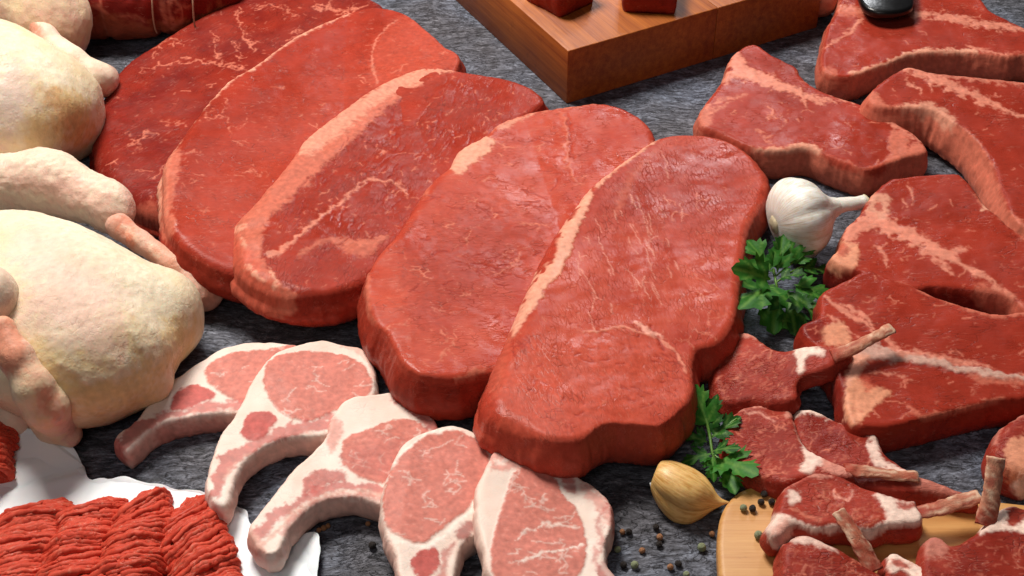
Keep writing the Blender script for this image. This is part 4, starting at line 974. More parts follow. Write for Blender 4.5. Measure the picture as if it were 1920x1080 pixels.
def l4(p):
    e = '1500,930 1540,905 1590,915 1640,940 1663,960 1660,975 1630,982 1590,975 1530,965 1505,950'
    p.patch('1463,925 1490,905 1530,895 1600,912 1700,942 1728,960 1728,980 1640,990 1560,986 1500,978 1465,962', 'lamb', None, 4, .1, 0, 4, 0.8)
    lveins(p, e, 14)
    p.patch('1475,925 1488,918 1500,930 1500,942 1480,945', 'lambfat', 'fat', 5, 1, 0.0004, 5, 0.9)
    p.stroke('1465,920 1490,900 1520,890 1560,893', [5, 8, 8, 6], 'lambpink', 'fat', 4, .9, 0.0003, 5, 0.8)
    p.patch('1640,930 1665,930 1690,942 1720,940 1722,955 1730,962 1730,980 1700,985 1660,992 1630,1012 1600,1008 1590,985 1630,990 1655,978 1660,958', 'lambfat', 'fat', 4, 1, 0.0005, 4)
    p.patch('1677,945 1700,945 1717,942 1718,950 1695,956', 'lamb', None, 4, .2, 0, 4, 0.9)
    p.patch('1435,990 1460,962 1480,970 1530,988 1560,984 1575,995 1530,1000 1490,985 1478,1010 1470,1035 1445,1020', 'lambfat', 'fat', 4, 1, 0.0004, 4, 0.95)
    p.patch('1455,985 1475,975 1485,990 1475,1025 1452,1018', 'lambpink', None, 8, .8, 0, 5, 0.7)
    p.stroke('1562,918 1565,930 1590,935 1598,922', [3, 4, 3], 'veinlt_glint', None, 2.5, .9, 0, 4, 0.75)
    p.stroke('1480,950 1510,965 1540,975', [5, 6, 4], 'vein', None, 3, .6, 0, 5, 0.7)
c = lamb('lamb cutlet lying on the pale board, white fat around a dark eye',
     '1437,990 1450,968 1463,925 1468,912 1495,897 1522,885 1550,884 1580,890 1602,901 1630,914 1665,924 1700,933 1718,935 1722,950 1730,962 1729,979 1705,983 1663,986 1630,993 1593,986 1557,988 1528,991 1497,984 1480,990 1465,1004 1448,1004',
     [(1500, 940, BT), ], 34, l4, T=0.022, r=0.005)
rib(c, [(1715, 962, 0.030), (1750, 956, 0.031), (1795, 943, 0.033), (1838, 930, 0.036)], [0.0046, 0.0056, 0.0058, 0.0050], 0.42, 7)
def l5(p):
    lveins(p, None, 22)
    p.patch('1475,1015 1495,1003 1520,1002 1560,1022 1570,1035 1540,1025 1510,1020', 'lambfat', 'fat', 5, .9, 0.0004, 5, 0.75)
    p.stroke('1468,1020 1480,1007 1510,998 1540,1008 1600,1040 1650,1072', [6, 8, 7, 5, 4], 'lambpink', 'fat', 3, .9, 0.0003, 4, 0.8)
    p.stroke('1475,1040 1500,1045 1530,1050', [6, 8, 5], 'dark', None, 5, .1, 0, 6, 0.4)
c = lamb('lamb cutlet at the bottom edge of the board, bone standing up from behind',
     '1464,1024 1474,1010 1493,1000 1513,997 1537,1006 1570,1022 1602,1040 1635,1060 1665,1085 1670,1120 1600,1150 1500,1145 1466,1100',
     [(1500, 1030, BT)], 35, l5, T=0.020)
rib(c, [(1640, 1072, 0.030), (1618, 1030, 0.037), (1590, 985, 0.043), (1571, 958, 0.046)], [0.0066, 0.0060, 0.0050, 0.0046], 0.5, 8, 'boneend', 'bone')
def l6(p):
    lveins(p, None, 24)
    p.patch('1835,985 1860,965 1876,955 1890,960 1888,980 1905,985 1930,970 1930,1000 1890,995 1850,1000 1838,1003', 'lambfat', 'fat', 4, 1, 0.0005, 4)
    p.stroke('1876,955 1900,945 1930,948', [6, 7, 8], 'lambfat', 'fat', 3, 1, 0.0004, 3)
    p.patch('1730,1012 1748,1003 1768,1006 1780,1025 1765,1045 1740,1040', 'lambpink', None, 8, .6, 0.0005, 5, 0.6)
c = lamb('lamb cutlet in the bottom right corner, its bone standing upright',
     '1728,1035 1732,1012 1747,1002 1767,1004 1784,1018 1812,1006 1834,990 1855,968 1875,951 1900,943 1925,949 1990,960 2020,1020 1990,1110 1880,1160 1780,1150 1735,1090',
     [(1800, 1040, BT)], 36, l6, T=0.022)
rib(c, [(1847, 985, 0.034), (1855, 950, 0.042), (1862, 905, 0.052), (1868, 858, 0.062)], [0.0072, 0.0066, 0.0058, 0.0060], 0.45, 9, 'boneend', 'bone', up=(0, -1, 0.3))
def l7(p):
    p.patch('1662,1045 1668,1034 1682,1033 1735,1062 1760,1090 1720,1085 1690,1070 1668,1075', 'lambfat', 'fat', 3, 1, 0.0005, 4)
    p.patch('1672,1050 1690,1050 1705,1062 1695,1068 1678,1062', 'lamb', None, 3, .2, 0, 4, 0.9); lveins(p, None, 8)
lamb('lamb cutlet with white fat edge, only its tip showing at the bottom edge', '1657,1075 1661,1050 1667,1034 1682,1032 1702,1043 1732,1060 1760,1090 1760,1140 1690,1150 1655,1110', [(1700, 1060, BT)], 37, l7)
def l8(p):
    lveins(p, None, 10); p.stroke('1865,830 1875,800 1900,785 1930,768', [10, 10, 10], 'lambpink', 'fat', 4, .9, 0.0003, 5, 0.6)
    p.patch('1885,840 1900,822 1935,820 1935,880 1895,905 1888,880', 'fatorange', 'fat', 6, .9, 0.0004, 6, 0.9)
    p.patch('1900,905 1935,890 1935,950 1905,925', 'lambfat', 'fat', 6, .9, 0, 6, 0.8)
lamb('upright lamb cutlet at the right edge behind the vertical bone', '1857,835 1864,818 1874,797 1897,780 1925,766 1975,760 2000,800 1990,850 1940,885 1905,880 1880,868 1862,855', [(1900, 820, 0.0)], 38, l8, T=0.030, r=0.009)

# ================================================================== chickens
for k_, v_ in dict(skin='E2CCA4', skin_hi='EBDCC2', skin_pink='E2B6A4', skin_yel='DCBC80', skin_red='D08064', skin_lav='D6B8B4', skin_salm='D8967A').items(): C[k_] = lin(v_)
def bumps(seed, a=0.0007, f=150):
    return lambda p: a*0.6*fbm(p, f, 2, seed)+0.0014*fbm(p, 32, 2, seed+4)
def chk_body(p):
    p.veins
def S(p, pts, c, soft=30, a=0.6): p.patch(pts, c, None, soft, 0.5, 0, 22, a)
# front chicken
rc = thing('raw_chicken', 'whole raw chicken at the left edge, plump yellowish breast', 'chicken', P(130, 640), 'raw chickens')
def cb(p):
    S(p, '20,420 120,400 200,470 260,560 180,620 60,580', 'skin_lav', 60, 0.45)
    S(p, '60,520 180,540 230,640 210,690 100,640 40,600', 'skin_pink', 40, 0.55)
    S(p, '60,640 180,690 300,690 280,760 180,790 110,740', 'skin_yel', 40, 0.8)
    S(p, '225,600 270,640 310,680 290,700 240,660', 'skin_yel', 18, 0.6)
    S(p, '20,380 140,400 240,470 320,540 300,570 200,500 100,430', 'skin_hi', 30, 0.8)  # upper ridge painted lighter where the light catches the body
    for q_ in ('230,600 262,640 296,672', '250,585 285,618 318,650', '120,690 170,705 230,700'): p.stroke(q_, [10, 16, 8], 'skin_hi', None, 9, .4, 0.0012, 10, 0.55)
    p.stroke('226,585 232,640 228,690', [6, 10, 6], 'skin_pink', None, 9, .4, -0.0008, 8, 0.6)
    p.stroke('318,640 330,670 322,705', [6, 8, 6], 'skin_pink', None, 8, .4, -0.001, 8, 0.6)
    S(p, '310,610 360,600 370,650 335,690 315,670', 'skin_yel', 18, 0.7)
FB = [sd_ell(P(62, 580, 0.052), (0.110, 0.070, 0.054), -0.86), sd_ell(P(165, 668, 0.044), (0.060, 0.048, 0.045), 0.1),
      sd_ell(P(285, 597, 0.038), (0.036, 0.040, 0.038), -0.3), sd_ell(P(178, 560, 0.050), (0.050, 0.036, 0.042), -0.8), sd_cone(P(255, 690, 0.030), 0.018, P(292, 726, 0.026), 0.006)]
body('body', FB, 0.020, 0.0022, 'skin', rc, 'skin', 'skin_hi', 41, cb, lambda p: 0.00035*fbm(p, 200, 2, 3)+0.0014*fbm(p, 30, 2, 9))
def ct(p):
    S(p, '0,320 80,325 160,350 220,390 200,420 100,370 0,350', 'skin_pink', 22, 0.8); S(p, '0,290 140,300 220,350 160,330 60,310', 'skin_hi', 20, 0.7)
body('thigh', [sd_cone(P(-60, 345, 0.050), 0.025, P(90, 342, 0.050), 0.024), sd_cone(P(90, 342, 0.050), 0.024, P(195, 382, 0.044), 0.020), sd_ell(P(218, 402, 0.040), (0.012, 0.016, 0.014))],
     0.016, 0.0022, 'skin', rc, 'skin_pink', 'skin_hi', 42, ct, lambda p: 0.0009*fbm(p, 170, 3, 5)+0.001*fbm(p, 40, 2, 2), None)
def cs(p):
    p.patch('212,405 240,410 262,440 250,465 225,440', 'skin_red', None, 10, .3, 0, 6, 0.9); p.patch('335,485 400,520 412,560 370,570 345,530', 'skin_pink', None, 14, .3, 0, 8, 0.8)
    p.stroke('232,425 300,478', [8, 5], 'skin_hi', None, 6, .3, 0, 6, 0.5); p.patch('390,535 410,540 405,565 380,570', 'skin_red', None, 8, .3, 0, 5, 0.5)
body('shank', [sd_cone(P(222, 424, 0.040), 0.010, P(262, 452, 0.036), 0.0085), sd_cone(P(262, 452, 0.036), 0.0085, P(330, 500, 0.028), 0.0085), sd_cone(P(330, 500, 0.028), 0.0085, P(385, 538, 0.018), 0.0135), sd_cone(P(372, 545, 0.016), 0.013, P(388, 552, 0.014), 0.012)],
     0.006, 0.0016, 'skin', rc, 'skin_salm', 'skin_pink', 43, cs, bumps(8, 0.0005, 200), None)
def cw(p):
    p.patch('0,590 20,590 45,640 40,690 10,700 -20,660', 'skin_red', None, 14, .3, 0, 6, 0.8); S(p, '20,650 50,650 110,760 90,780', 'skin_salm', 14, 0.5); p.patch('75,730 100,730 120,790 100,800', 'skin_red', None, 8, .3, 0, 8, 0.45)
    S(p, '60,740 80,790 120,830 70,800', 'skin_yel', 12, 0.5); S(p, '110,770 150,800 140,835 110,800', 'skin_pink', 10, 0.8)
W_ = [hit(FB, 8, 615, 0.008), hit(FB, 30, 672, 0.008), hit(FB, 62, 730, 0.008), hit(FB, 86, 766, 0.007), P(116, 800, 0.018), P(133, 817, 0.013)]
body('wing', [sd_cone(W_[0], 0.0075, W_[1], 0.0105), sd_cone(W_[1], 0.0105, W_[2], 0.0125), sd_cone(W_[2], 0.0125, W_[3], 0.014), sd_cone(W_[3], 0.014, W_[4], 0.012), sd_cone(W_[4], 0.012, W_[5], 0.0075), sd_cone(hit(FB, 48, 742, 0.004), 0.009, P(92, 806, 0.012), 0.009)],
     0.005, 0.0016, 'skin', rc, 'skin', 'skin_pink', 44, cw, bumps(9, 0.0006, 170), 0.0035)
body('wing_shoulder', [sd_ell(hit(FB, -14, 556, 0.004), (0.017, 0.02, 0.022), 0.2)], 0.01, 0.002, 'skin', rc, 'skin_pink', 'skin_hi', 45, None, bumps(10, 0.0006, 170), None)
body('tail', [sd_cone(P(-20, 735, 0.020), 0.022, P(22, 782, 0.014), 0.016)], 0.01, 0.002, 'skin', rc, 'skin_hi', 'skin_pink', 46, None, bumps(12, 0.0006, 170), 0.0035)
# back chicken
rd = thing('raw_chicken', 'whole raw chicken in the top left corner, partly cut off', 'chicken', P(60, 200), 'raw chickens')
def db(p):
    S(p, '60,170 130,165 175,210 165,270 120,260 90,200', 'skin_yel', 20, 0.9); S(p, '75,165 120,180 150,240 110,235', 'skin_red', 18, 0.3)
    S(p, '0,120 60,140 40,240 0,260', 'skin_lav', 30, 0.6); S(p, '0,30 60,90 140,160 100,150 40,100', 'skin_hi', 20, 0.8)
    S(p, '60,215 110,230 100,290 50,290', 'skin_yel', 16, 0.6)
body('body', [sd_ell(P(-40, 185, 0.058), (0.100, 0.078, 0.064), -0.65), sd_ell(P(105, 205, 0.042), (0.040, 0.042, 0.040), -0.5), sd_ell(P(68, 262, 0.026), (0.024, 0.022, 0.028)), sd_ell(P(130, 250, 0.02), (0.020, 0.020, 0.022))],
     0.022, 0.0026, 'skin', rd, 'skin', 'skin_hi', 51, db, bumps(14, 0.0006, 150))
def dt(p):
    S(p, '40,0 120,20 140,60 90,50', 'skin_pink', 20, 0.6); S(p, '90,55 150,60 145,110 110,90', 'skin_red', 20, 0.35)
body('thigh', [sd_cone(P(30, 0, 0.062), 0.040, P(88, 30, 0.060), 0.040), sd_ell(P(112, 60, 0.050), (0.022, 0.03, 0.030))], 0.015, 0.0024, 'skin', rd, 'skin_pink', 'skin', 52, dt, bumps(15, 0.0009, 150), None)
def ds(p): p.patch('30,15 55,25 75,60 55,60 38,40', 'skin_red', None, 8, .3, 0, 5, 0.8); p.patch('130,105 160,140 180,170 150,150', 'skin_red', None, 8, .3, 0, 5, 0.5)
body('shank', [sd_cone(P(44, 24, 0.070), 0.010, P(86, 68, 0.064), 0.0095), sd_cone(P(86, 68, 0.064), 0.0095, P(135, 115, 0.052), 0.012), sd_cone(P(135, 115, 0.052), 0.012, P(180, 148, 0.040), 0.016), sd_ell(P(196, 150, 0.034), (0.012, 0.016, 0.014))],
     0.007, 0.0018, 'skin', rd, 'skin_pink', 'skin_hi', 53, ds, bumps(16, 0.0005, 200), None)

# ================================================================== tied roast, meat cubes, knife handle
C['roast'] = lin('8E241E'); C['roastfat'] = lin('A8583C')
rr_ = thing('rolled_roast', 'dark rolled beef roast tied with string at the top edge', 'roast', P(270, 50))
cuts = [P(178, 40, 0.045)[0], P(278, 40, 0.045)[0], P(362, 20, 0.045)[0]]
def rd_(p):
    g = -0.003*sum(np.exp(-((p[:, 0]-c_)/0.004)**2) for c_ in cuts)
    return g+0.0016*fbm(p, 50, 3, 2)
def rp(p):
    p.patch('140,20 200,25 280,40 360,35 420,10 440,90 140,90', 'roastfat', 'fat', 8, .6, 0, 14, 0.8)
    p.stroke('160,15 180,12 200,25', [6, 8, 4], 'rim', None, 3, .9, 0.0003, 5, 0.9); p.stroke('225,28 250,30 270,38', [5, 6, 3], 'rim', None, 3, .9, 0, 5, 0.8)
    p.stroke('330,20 360,12', [5, 6], 'rim', None, 3, .9, 0, 5, 0.8); p.veins(30, 0.2, 1.0, (0.006, 0.02), (0.0003, 0.0008), 'vein', 0.6)
body('meat', [sd_cone(P(190, -2, 0.040), 0.040, P(320, -12, 0.040), 0.040), sd_ell(P(390, -28, 0.036), (0.04, 0.036, 0.036))], 0.02, 0.0024, 'beef', rr_, 'roast', 'beef_dk', 61, rp, rd_, 0.0)
for i_, cx in enumerate(cuts):
    a_ = np.linspace(-0.6, math.pi+1.2, 26); yc = P(250, -6, 0.04)[1]
    zz = 0.0395+np.sin(a_)*0.0383; yy = yc-np.cos(a_)*0.0383
    V, F = tube(np.c_[np.full(26, cx)+0.001*np.sin(a_*3), yy, np.maximum(zz, 0.001)], [0.0009], 6)
    make_mesh('string', V, F, M['string'], rr_, None, None, np.array(rr_.location))
def cube(label, u0, v0, seed, sx=0.046, sy=0.05, rot=0.3):
    g = P(u0, v0, HB); ca, sa = math.cos(rot), math.sin(rot)
    cor = [(-sx/2, 0), (sx/2, 0), (sx/2, sy), (-sx/2, sy)]
    pts = []
    for a_, b_ in cor:
        x, y = g[0]+a_*ca-b_*sa, g[1]+a_*sa+b_*ca
        q = proj(np.array([[x, y, HB+0.032]]))[0]
        # edge points keep the corners crisp
        pts.append(q)
    o = []
    for i in range(4):
        a_, b_ = pts[i], pts[(i+1) % 4]
        for t in (0.08, 0.35, 0.65, 0.92): o.append(a_*(1-t)+b_*t)
    s_ = ' '.join('%f,%f' % tuple(q) for q in o)
    slab('beef_cube', label, 'meat cube', s_, 0.032, 0.005, 'beef_dk', 'beef_md', [(u0, v0-40, HB)], s=0.002, seed=seed, und=0.001, wallcol='beef_md', bulge=0.001, tuck=0.001, group='beef cubes on the block',
         paint=lambda p: p.veins(14, 0.4, 1.2, (0.004, 0.01), (0.0003, 0.0007), 'vein', 0.8))
cube('raw red beef cube on the chopping block, left one of two', 1084, 20, 63, 0.046, 0.05, 0.75)
cube('raw red beef cube on the chopping block, right one of two', 1216, 26, 64, 0.050, 0.05, -0.10)
kn = thing('knife_handle', 'black riveted knife handle end resting on the top right steak', 'knife', P(1660, 20, 0.03))
def kslab(nm, out, z, T, mat, r):
    xy = resample(ground(catmull(px(out), True, 6), z+T), 0.003)
    prism(nm, xy, z, z+T, M[mat], kn, np.array(kn.location), r, 2)
ko = '1612,-4 1624,12 1642,20 1668,22 1696,18 1711,11 1714,0 1712,-40 1706,-120 1616,-120 1606,-40'
kslab('lower_scale', ko, 0.0275, 0.008, 'black', 0.002); kslab('tang', ko, 0.0358, 0.0022, 'steel', 0.0004); kslab('upper_scale', ko, 0.0383, 0.009, 'black', 0.003)
rt = thing('meat_piece', 'small rounded tan piece peeking out beside the chopping block', 'meat', P(1540, 10))
body('flesh', [sd_ell(P(1535, -4, 0.018), (0.022, 0.020, 0.020))], 0.01, 0.002, 'beef', rt, 'fatorange', 'rim', 66, None, bumps(18), 0.0)

# ================================================================== garlic
def papery(name, c1, c2, streak):
    m = NT(name); a = m.n('ShaderNodeAttribute', _attribute_name='fib').outputs[1]
    s1 = m.noise(m.scaled(a, (streak, 4, 1)), 1.0, 4, 0.6); s2 = m.noise(a, 9.0, 3)
    t = m.math('ADD', m.math('MULTIPLY', s1, 0.6), m.math('MULTIPLY', s2, 0.4))
    c = m.ramp(t, [(0.36, c2), (0.55, c1)])
    bp = m.n('ShaderNodeBump', Strength=0.35, Distance=0.0008, Height=s1).outputs[0]
    m.set(Base__Color=c, Roughness=0.42, Normal=bp, Subsurface__Weight=0.15, Subsurface__Scale=0.004)
    return m.m
M['garlic'] = papery('garlic_skin', lin('F1EEE6'), lin('D8C6B0'), 26)
M['clove'] = papery('clove_skin', lin('E8BC76'), lin('C88E44'), 10)
M['garlic_end'] = simple('dry_garlic_end', lin('C9B896'), 0.8, var=0.3)
def lathe(prof, axis, base, lobes, seg=96, seed=0, squash=1.0, roll=0.0, twist=0.0):
    prof = catmull(np.array(prof, float), False, 6); n = len(prof)
    a = np.linspace(0, 2*math.pi, seg, endpoint=False)
    ax = np.array(axis, float); ax /= np.linalg.norm(ax)
    up = np.array([0, 0, 1.0]); X = np.cross(up, ax); X /= np.linalg.norm(X); Y = np.cross(ax, X)
    L = prof[-1, 0]
    t = prof[:, 0]/L
    aa = a[None]+twist*t[:, None]
    k = 1-lobes[1]*np.sin(np.clip(t, 0, 1)*math.pi)[:, None]**0.7*(1-np.abs(np.cos(lobes[0]*0.5*aa+roll)))**1.5
    rr = np.maximum(prof[:, 1:2], 0.0002)*k*(1+0.03*np.cos(aa*2+1.0)+0.02*np.sin(aa*3+seed))
    V = np.array(base)+prof[:, :1, None]*ax+rr[..., None]*(np.cos(aa)[..., None]*X+squash*np.sin(aa)[..., None]*Y)
    fib = np.stack([np.cos(aa)*1.0, np.sin(aa)*1.0, np.repeat(t[:, None]*0.4, seg, 1)], -1)
    fib = np.stack([aa/(2*math.pi)*6.0, np.repeat(t[:, None], seg, 1), np.zeros_like(aa)], -1)
    i, j = np.meshgrid(np.arange(n-1), np.arange(seg), indexing='ij'); j2 = (j+1) % seg
    F = quads_to_tris(np.stack([i*seg+j, i*seg+j2, (i+1)*seg+j2, (i+1)*seg+j], -1).reshape(-1, 4))
    return V.reshape(-1, 3), F, fib.reshape(-1, 3)
gb = thing('garlic_bulb', 'white garlic bulb lying on its side, stem pointing right', 'garlic', P(1505, 455))
gc = P(1452, 422, 0.031); gax = np.array([0.90, 0.30, 0.10])
V, F, fb = lathe([(0, 0.006), (0.001, 0.014), (0.006, 0.026), (0.016, 0.0335), (0.026, 0.0335), (0.036, 0.027), (0.043, 0.017), (0.049, 0.0105), (0.055, 0.0075)], gax, gc, (9, 0.07), seed=1, roll=0.4, twist=0.35)
V[:, 2] = np.maximum(V[:, 2], 0.0004)
gbl = make_mesh('bulb', V, F, M['garlic'], gb, dict(fib=fb), None, np.array(gb.location))
g2 = gc+gax/np.linalg.norm(gax)*0.052; e2 = P(1622, 380, 0.036)
V, F = tube([g2, g2*0.6+e2*0.4+np.array([0, 0, 0.001]), e2], [0.0085, 0.0066, 0.0060, 0.0066], 18, 0.9, jitter=0.0006)
fb2 = np.c_[np.arctan2(V[:, 2]-0.036, V[:, 1]-g2[1])*2, V[:, 0]*20, V[:, 2]*0]
gst = make_mesh('stem', V, F, M['garlic'], gb, dict(fib=fb2), None, np.array(gb.location))
V, F = tube([e2-(e2-g2)*0.02, e2+(e2-g2)*0.045], [0.0068, 0.0064], 14, 0.9, jitter=0.0012)
make_mesh('cut_end', V, F, M['garlic_end'], gst, None, None, np.array(gb.location))
V, F = tube([gc-gax*0.0015, gc+gax*0.002], [0.006, 0.0085], 14, 1.0, jitter=0.0012)
make_mesh('root_end', V, F, M['garlic_end'], gbl, None, None, np.array(gb.location))
cl = thing('garlic_clove', 'single unpeeled golden garlic clove on the slate', 'garlic', P(1275, 930))
ca_ = P(1228, 888, 0.019); cb_ = P(1366, 942, 0.012)
Lc = np.linalg.norm(cb_-ca_)
V, F, fb = lathe([(0, 0.0075), (0.0015, 0.0115), (0.008, 0.0172), (0.018, 0.0205), (0.027, 0.0188), (0.034, 0.0135), (0.040, 0.0070), (0.045, 0.0032), (Lc, 0.0006)], cb_-ca_, ca_, (3, 0.30), seed=2, roll=0.25, squash=0.92)
axc = (cb_-ca_)/Lc; tt = (V-ca_)@axc/Lc
V = V+np.array([0.0, 0.0, 1.0])*(-0.006*np.sin(np.clip(tt, 0, 1)*math.pi))[:, None]+np.array([0.35, -0.9, 0])*(0.004*np.sin(np.clip(tt, 0, 1)*math.pi))[:, None]
V[:, 2] = np.maximum(V[:, 2], 0.0004)
gsk = make_mesh('skin', V, F, M['clove'], cl, dict(fib=fb), None, np.array(cl.location))
V, F = tube([P(1220, 905, 0.013), P(1228, 922, 0.010), P(1240, 938, 0.007), P(1264, 954, 0.005)], [0.0006, 0.0013, 0.0012, 0.0005], 8, 0.3, jitter=0.0006)
make_mesh('torn_skin', V, F, M['garlic'], gsk, dict(fib=V*40), None, np.array(cl.location))

# ================================================================== parsley
def leafmat():
    m = NT('parsley_leaf'); col = m.n('ShaderNodeAttribute', _attribute_name='col').outputs[0]
    p = m.n('ShaderNodeTexCoord').outputs[3]; n1 = m.noise(p, 400, 3)
    k = m.math('MULTIPLY_ADD', m.math('SUBTRACT', n1, 0.5), 0.6, 1.0)
    c = m.mix(1.0, col, m.n('ShaderNodeCombineColor', Red=k, Green=k, Blue=k).outputs[0], 'MULTIPLY')
    m.set(Base__Color=c, Roughness=0.5, Specular__IOR__Level=0.2, Subsurface__Weight=0.0, Normal=m.n('ShaderNodeBump', Strength=0.4, Distance=0.0006, Height=n1).outputs[0])
    tr = m.n('ShaderNodeBsdfTranslucent', Color=m.mix(1.0, c, (1.4, 1.6, 0.6), 'MULTIPLY')).outputs[0]
    mx = m.n('ShaderNodeMixShader', Fac=0.25); m.t.links.new(m.b.outputs[0], mx.inputs[1]); m.t.links.new(tr, mx.inputs[2])
    m.t.links.new(mx.outputs[0], m.t.nodes['Material Output'].inputs[0])
    return m.m
M['leaf'] = leafmat()
HALF = [(0.02, 0.0), (0.05, 0.08), (0.22, 0.08), (0.42, 0.16), (0.36, 0.23), (0.54, 0.34), (0.42, 0.37), (0.48, 0.50), (0.34, 0.48), (0.20, 0.42), (0.11, 0.40), (0.14, 0.50), (0.27, 0.60), (0.36, 0.74), (0.25, 0.74), (0.29, 0.88), (0.16, 0.85), (0.12, 0.94), (0.0, 1.02)]
def leaf(parent, base, tip, width, seed, fold=0.25, curl=0.15, roll=0.0):
    rs = np.random.RandomState(seed)
    h = np.array(HALF); l = h[::-1][1:]*np.array([-1, 1])
    o = np.concatenate([h, l])+rs.normal(size=(len(h)+len(l), 2))*0.012
    ring = o; n = len(ring)
    g = np.stack(np.meshgrid(np.arange(-0.5, 0.5, 0.055), np.arange(0, 1, 0.055)), -1).reshape(-1, 2)+rs.uniform(-.008, .008, (18*19 if False else len(np.arange(-0.5, 0.5, 0.055))*len(np.arange(0, 1, 0.055)), 2))
    g = np.concatenate([g, np.c_[np.zeros(14), np.linspace(0.04, 0.94, 14)]])
    g = g[inside(g, ring)]; d, _ = seg_dist(g, ring, np.roll(ring, -1, 0)); g = g[d > 0.018]
    vs, _, fs, *_ = delaunay_2d_cdt([Vector(p) for p in ring]+[Vector(p) for p in g], [(i, (i+1) % n) for i in range(n)], [], 1, 1e-6, False)
    uv = np.array([[v.x, v.y] for v in vs]); F = np.array([f for f in fs]); F = F[inside(uv[F].mean(1), ring)]
    base, tip = np.array(base), np.array(tip); L = np.linalg.norm(tip-base); ax = (tip-base)/L
    X = np.cross(ax, [0, 0, 1.0]); X /= np.linalg.norm(X); N = np.cross(X, ax)
    X, N = X*math.cos(roll)+N*math.sin(roll), N*math.cos(roll)-X*math.sin(roll)
    u, v = uv[:, 0]*width, uv[:, 1]
    z = fold*np.abs(u)*(1-0.3*v)-curl*(v-0.5)**2+0.035*np.sin(u*14+seed)+0.03*np.sin(v*11+seed*2)*np.abs(u)*2
    V = base+L*(v[:, None]*ax+u[:, None]*X+z[:, None]*N)
    V[:, 2] = np.maximum(V[:, 2], 0.0008)
    side = [((0, 0.12), (0.34, 0.36)), ((0, 0.12), (-0.34, 0.36)), ((0, 0.42), (0.22, 0.74)), ((0, 0.42), (-0.22, 0.74)), ((0, 0), (0, 0.95))]
    vd = np.full(len(uv), 1.0)
    for a_, b_ in side: vd = np.minimum(vd, seg_dist(uv, np.array([a_]), np.array([b_]))[0])
    k = sstep(0.05, 0.0, vd)[:, None]*0.6
    tone = rs.uniform(0, 1); bc = lin('1E4C17')*(1-tone)+lin('3C7A2A')*tone
    col = bc*(1-k)+lin('74A048')*k
    return make_mesh('leaf', V, F, M['leaf'], parent, dict(col=col), None, np.array(parent.location))
def sprig(label, loc, leaves, stems):
    r = thing('parsley_sprig', label, 'parsley', loc, 'parsley sprigs')
    for i, (b, t, wd, fo, ro) in enumerate(leaves): leaf(r, P(*b), P(*t), wd, i*7+int(loc[0]*1000) % 50, fo, 0.2, ro)
    for s_, rd0 in stems:
        V, F = tube([P(*q) for q in s_], [rd0, rd0*0.7], 7); make_mesh('stem', V, F, M['stem'], r, None, None, np.array(r.location))
    return r
sprig('bushy green parsley sprig leaning against the garlic bulb', P(1465, 540),
      [((1448, 508, .022), (1402, 448, .034), .95, .3, .1), ((1458, 508, .020), (1468, 440, .036), .7, .5, -.1), ((1488, 492, .02), (1474, 434, .034), .85, .3, .3), ((1490, 494, .018), (1524, 460, .026), .9, .3, 0),
       ((1446, 524, .030), (1374, 502, .046), .9, .4, .5), ((1502, 500, .016), (1568, 514, .010), 1.0, .25, .2), ((1452, 532, .024), (1388, 578, .034), .95, .25, -.2), ((1450, 535, .016), (1450, 626, .006), .85, .35, .2),
       ((1476, 545, .016), (1492, 625, .006), .9, .3, -.1), ((1486, 545, .018), (1560, 608, .010), .95, .2, .1), ((1490, 530, .018), (1556, 558, .014), .8, .3, -.2), ((1460, 520, .022), (1512, 512, .028), .95, .25, .2)],
      [([(1450, 505, .014), (1455, 530, .014), (1462, 560, .004)], .0012), ([(1488, 490, .018), (1470, 505, .018), (1452, 520, .014)], .001), ([(1505, 500, .014), (1480, 512, .016), (1455, 530, .014)], .001)])
sprig('green parsley sprig between the big steak and the garlic clove', P(1330, 830),
      [((1330, 800, .018), (1298, 718, .034), .75, .3, .2), ((1334, 818, .014), (1388, 780, .022), .85, .3, 0), ((1328, 806, .014), (1344, 740, .030), .75, .4, .2),
       ((1326, 828, .010), (1274, 812, .012), .9, .3, .2), ((1332, 850, .012), (1278, 868, .008), .95, .25, -.2), ((1336, 845, .016), (1388, 840, .026), .9, .25, .1), ((1345, 862, .016), (1420, 888, .028), .95, .25, 0),
       ((1344, 868, .014), (1380, 922, .018), .85, .3, .2), ((1336, 855, .014), (1338, 902, .006), .9, .3, -.1)],
      [([(1320, 770, .022), (1330, 812, .014), (1336, 850, .010), (1345, 872, .006)], .0012), ([(1382, 785, .02), (1350, 805, .015), (1332, 820, .012)], .0008), ([(1405, 888, .008), (1360, 868, .010), (1334, 848, .010)], .0008)])

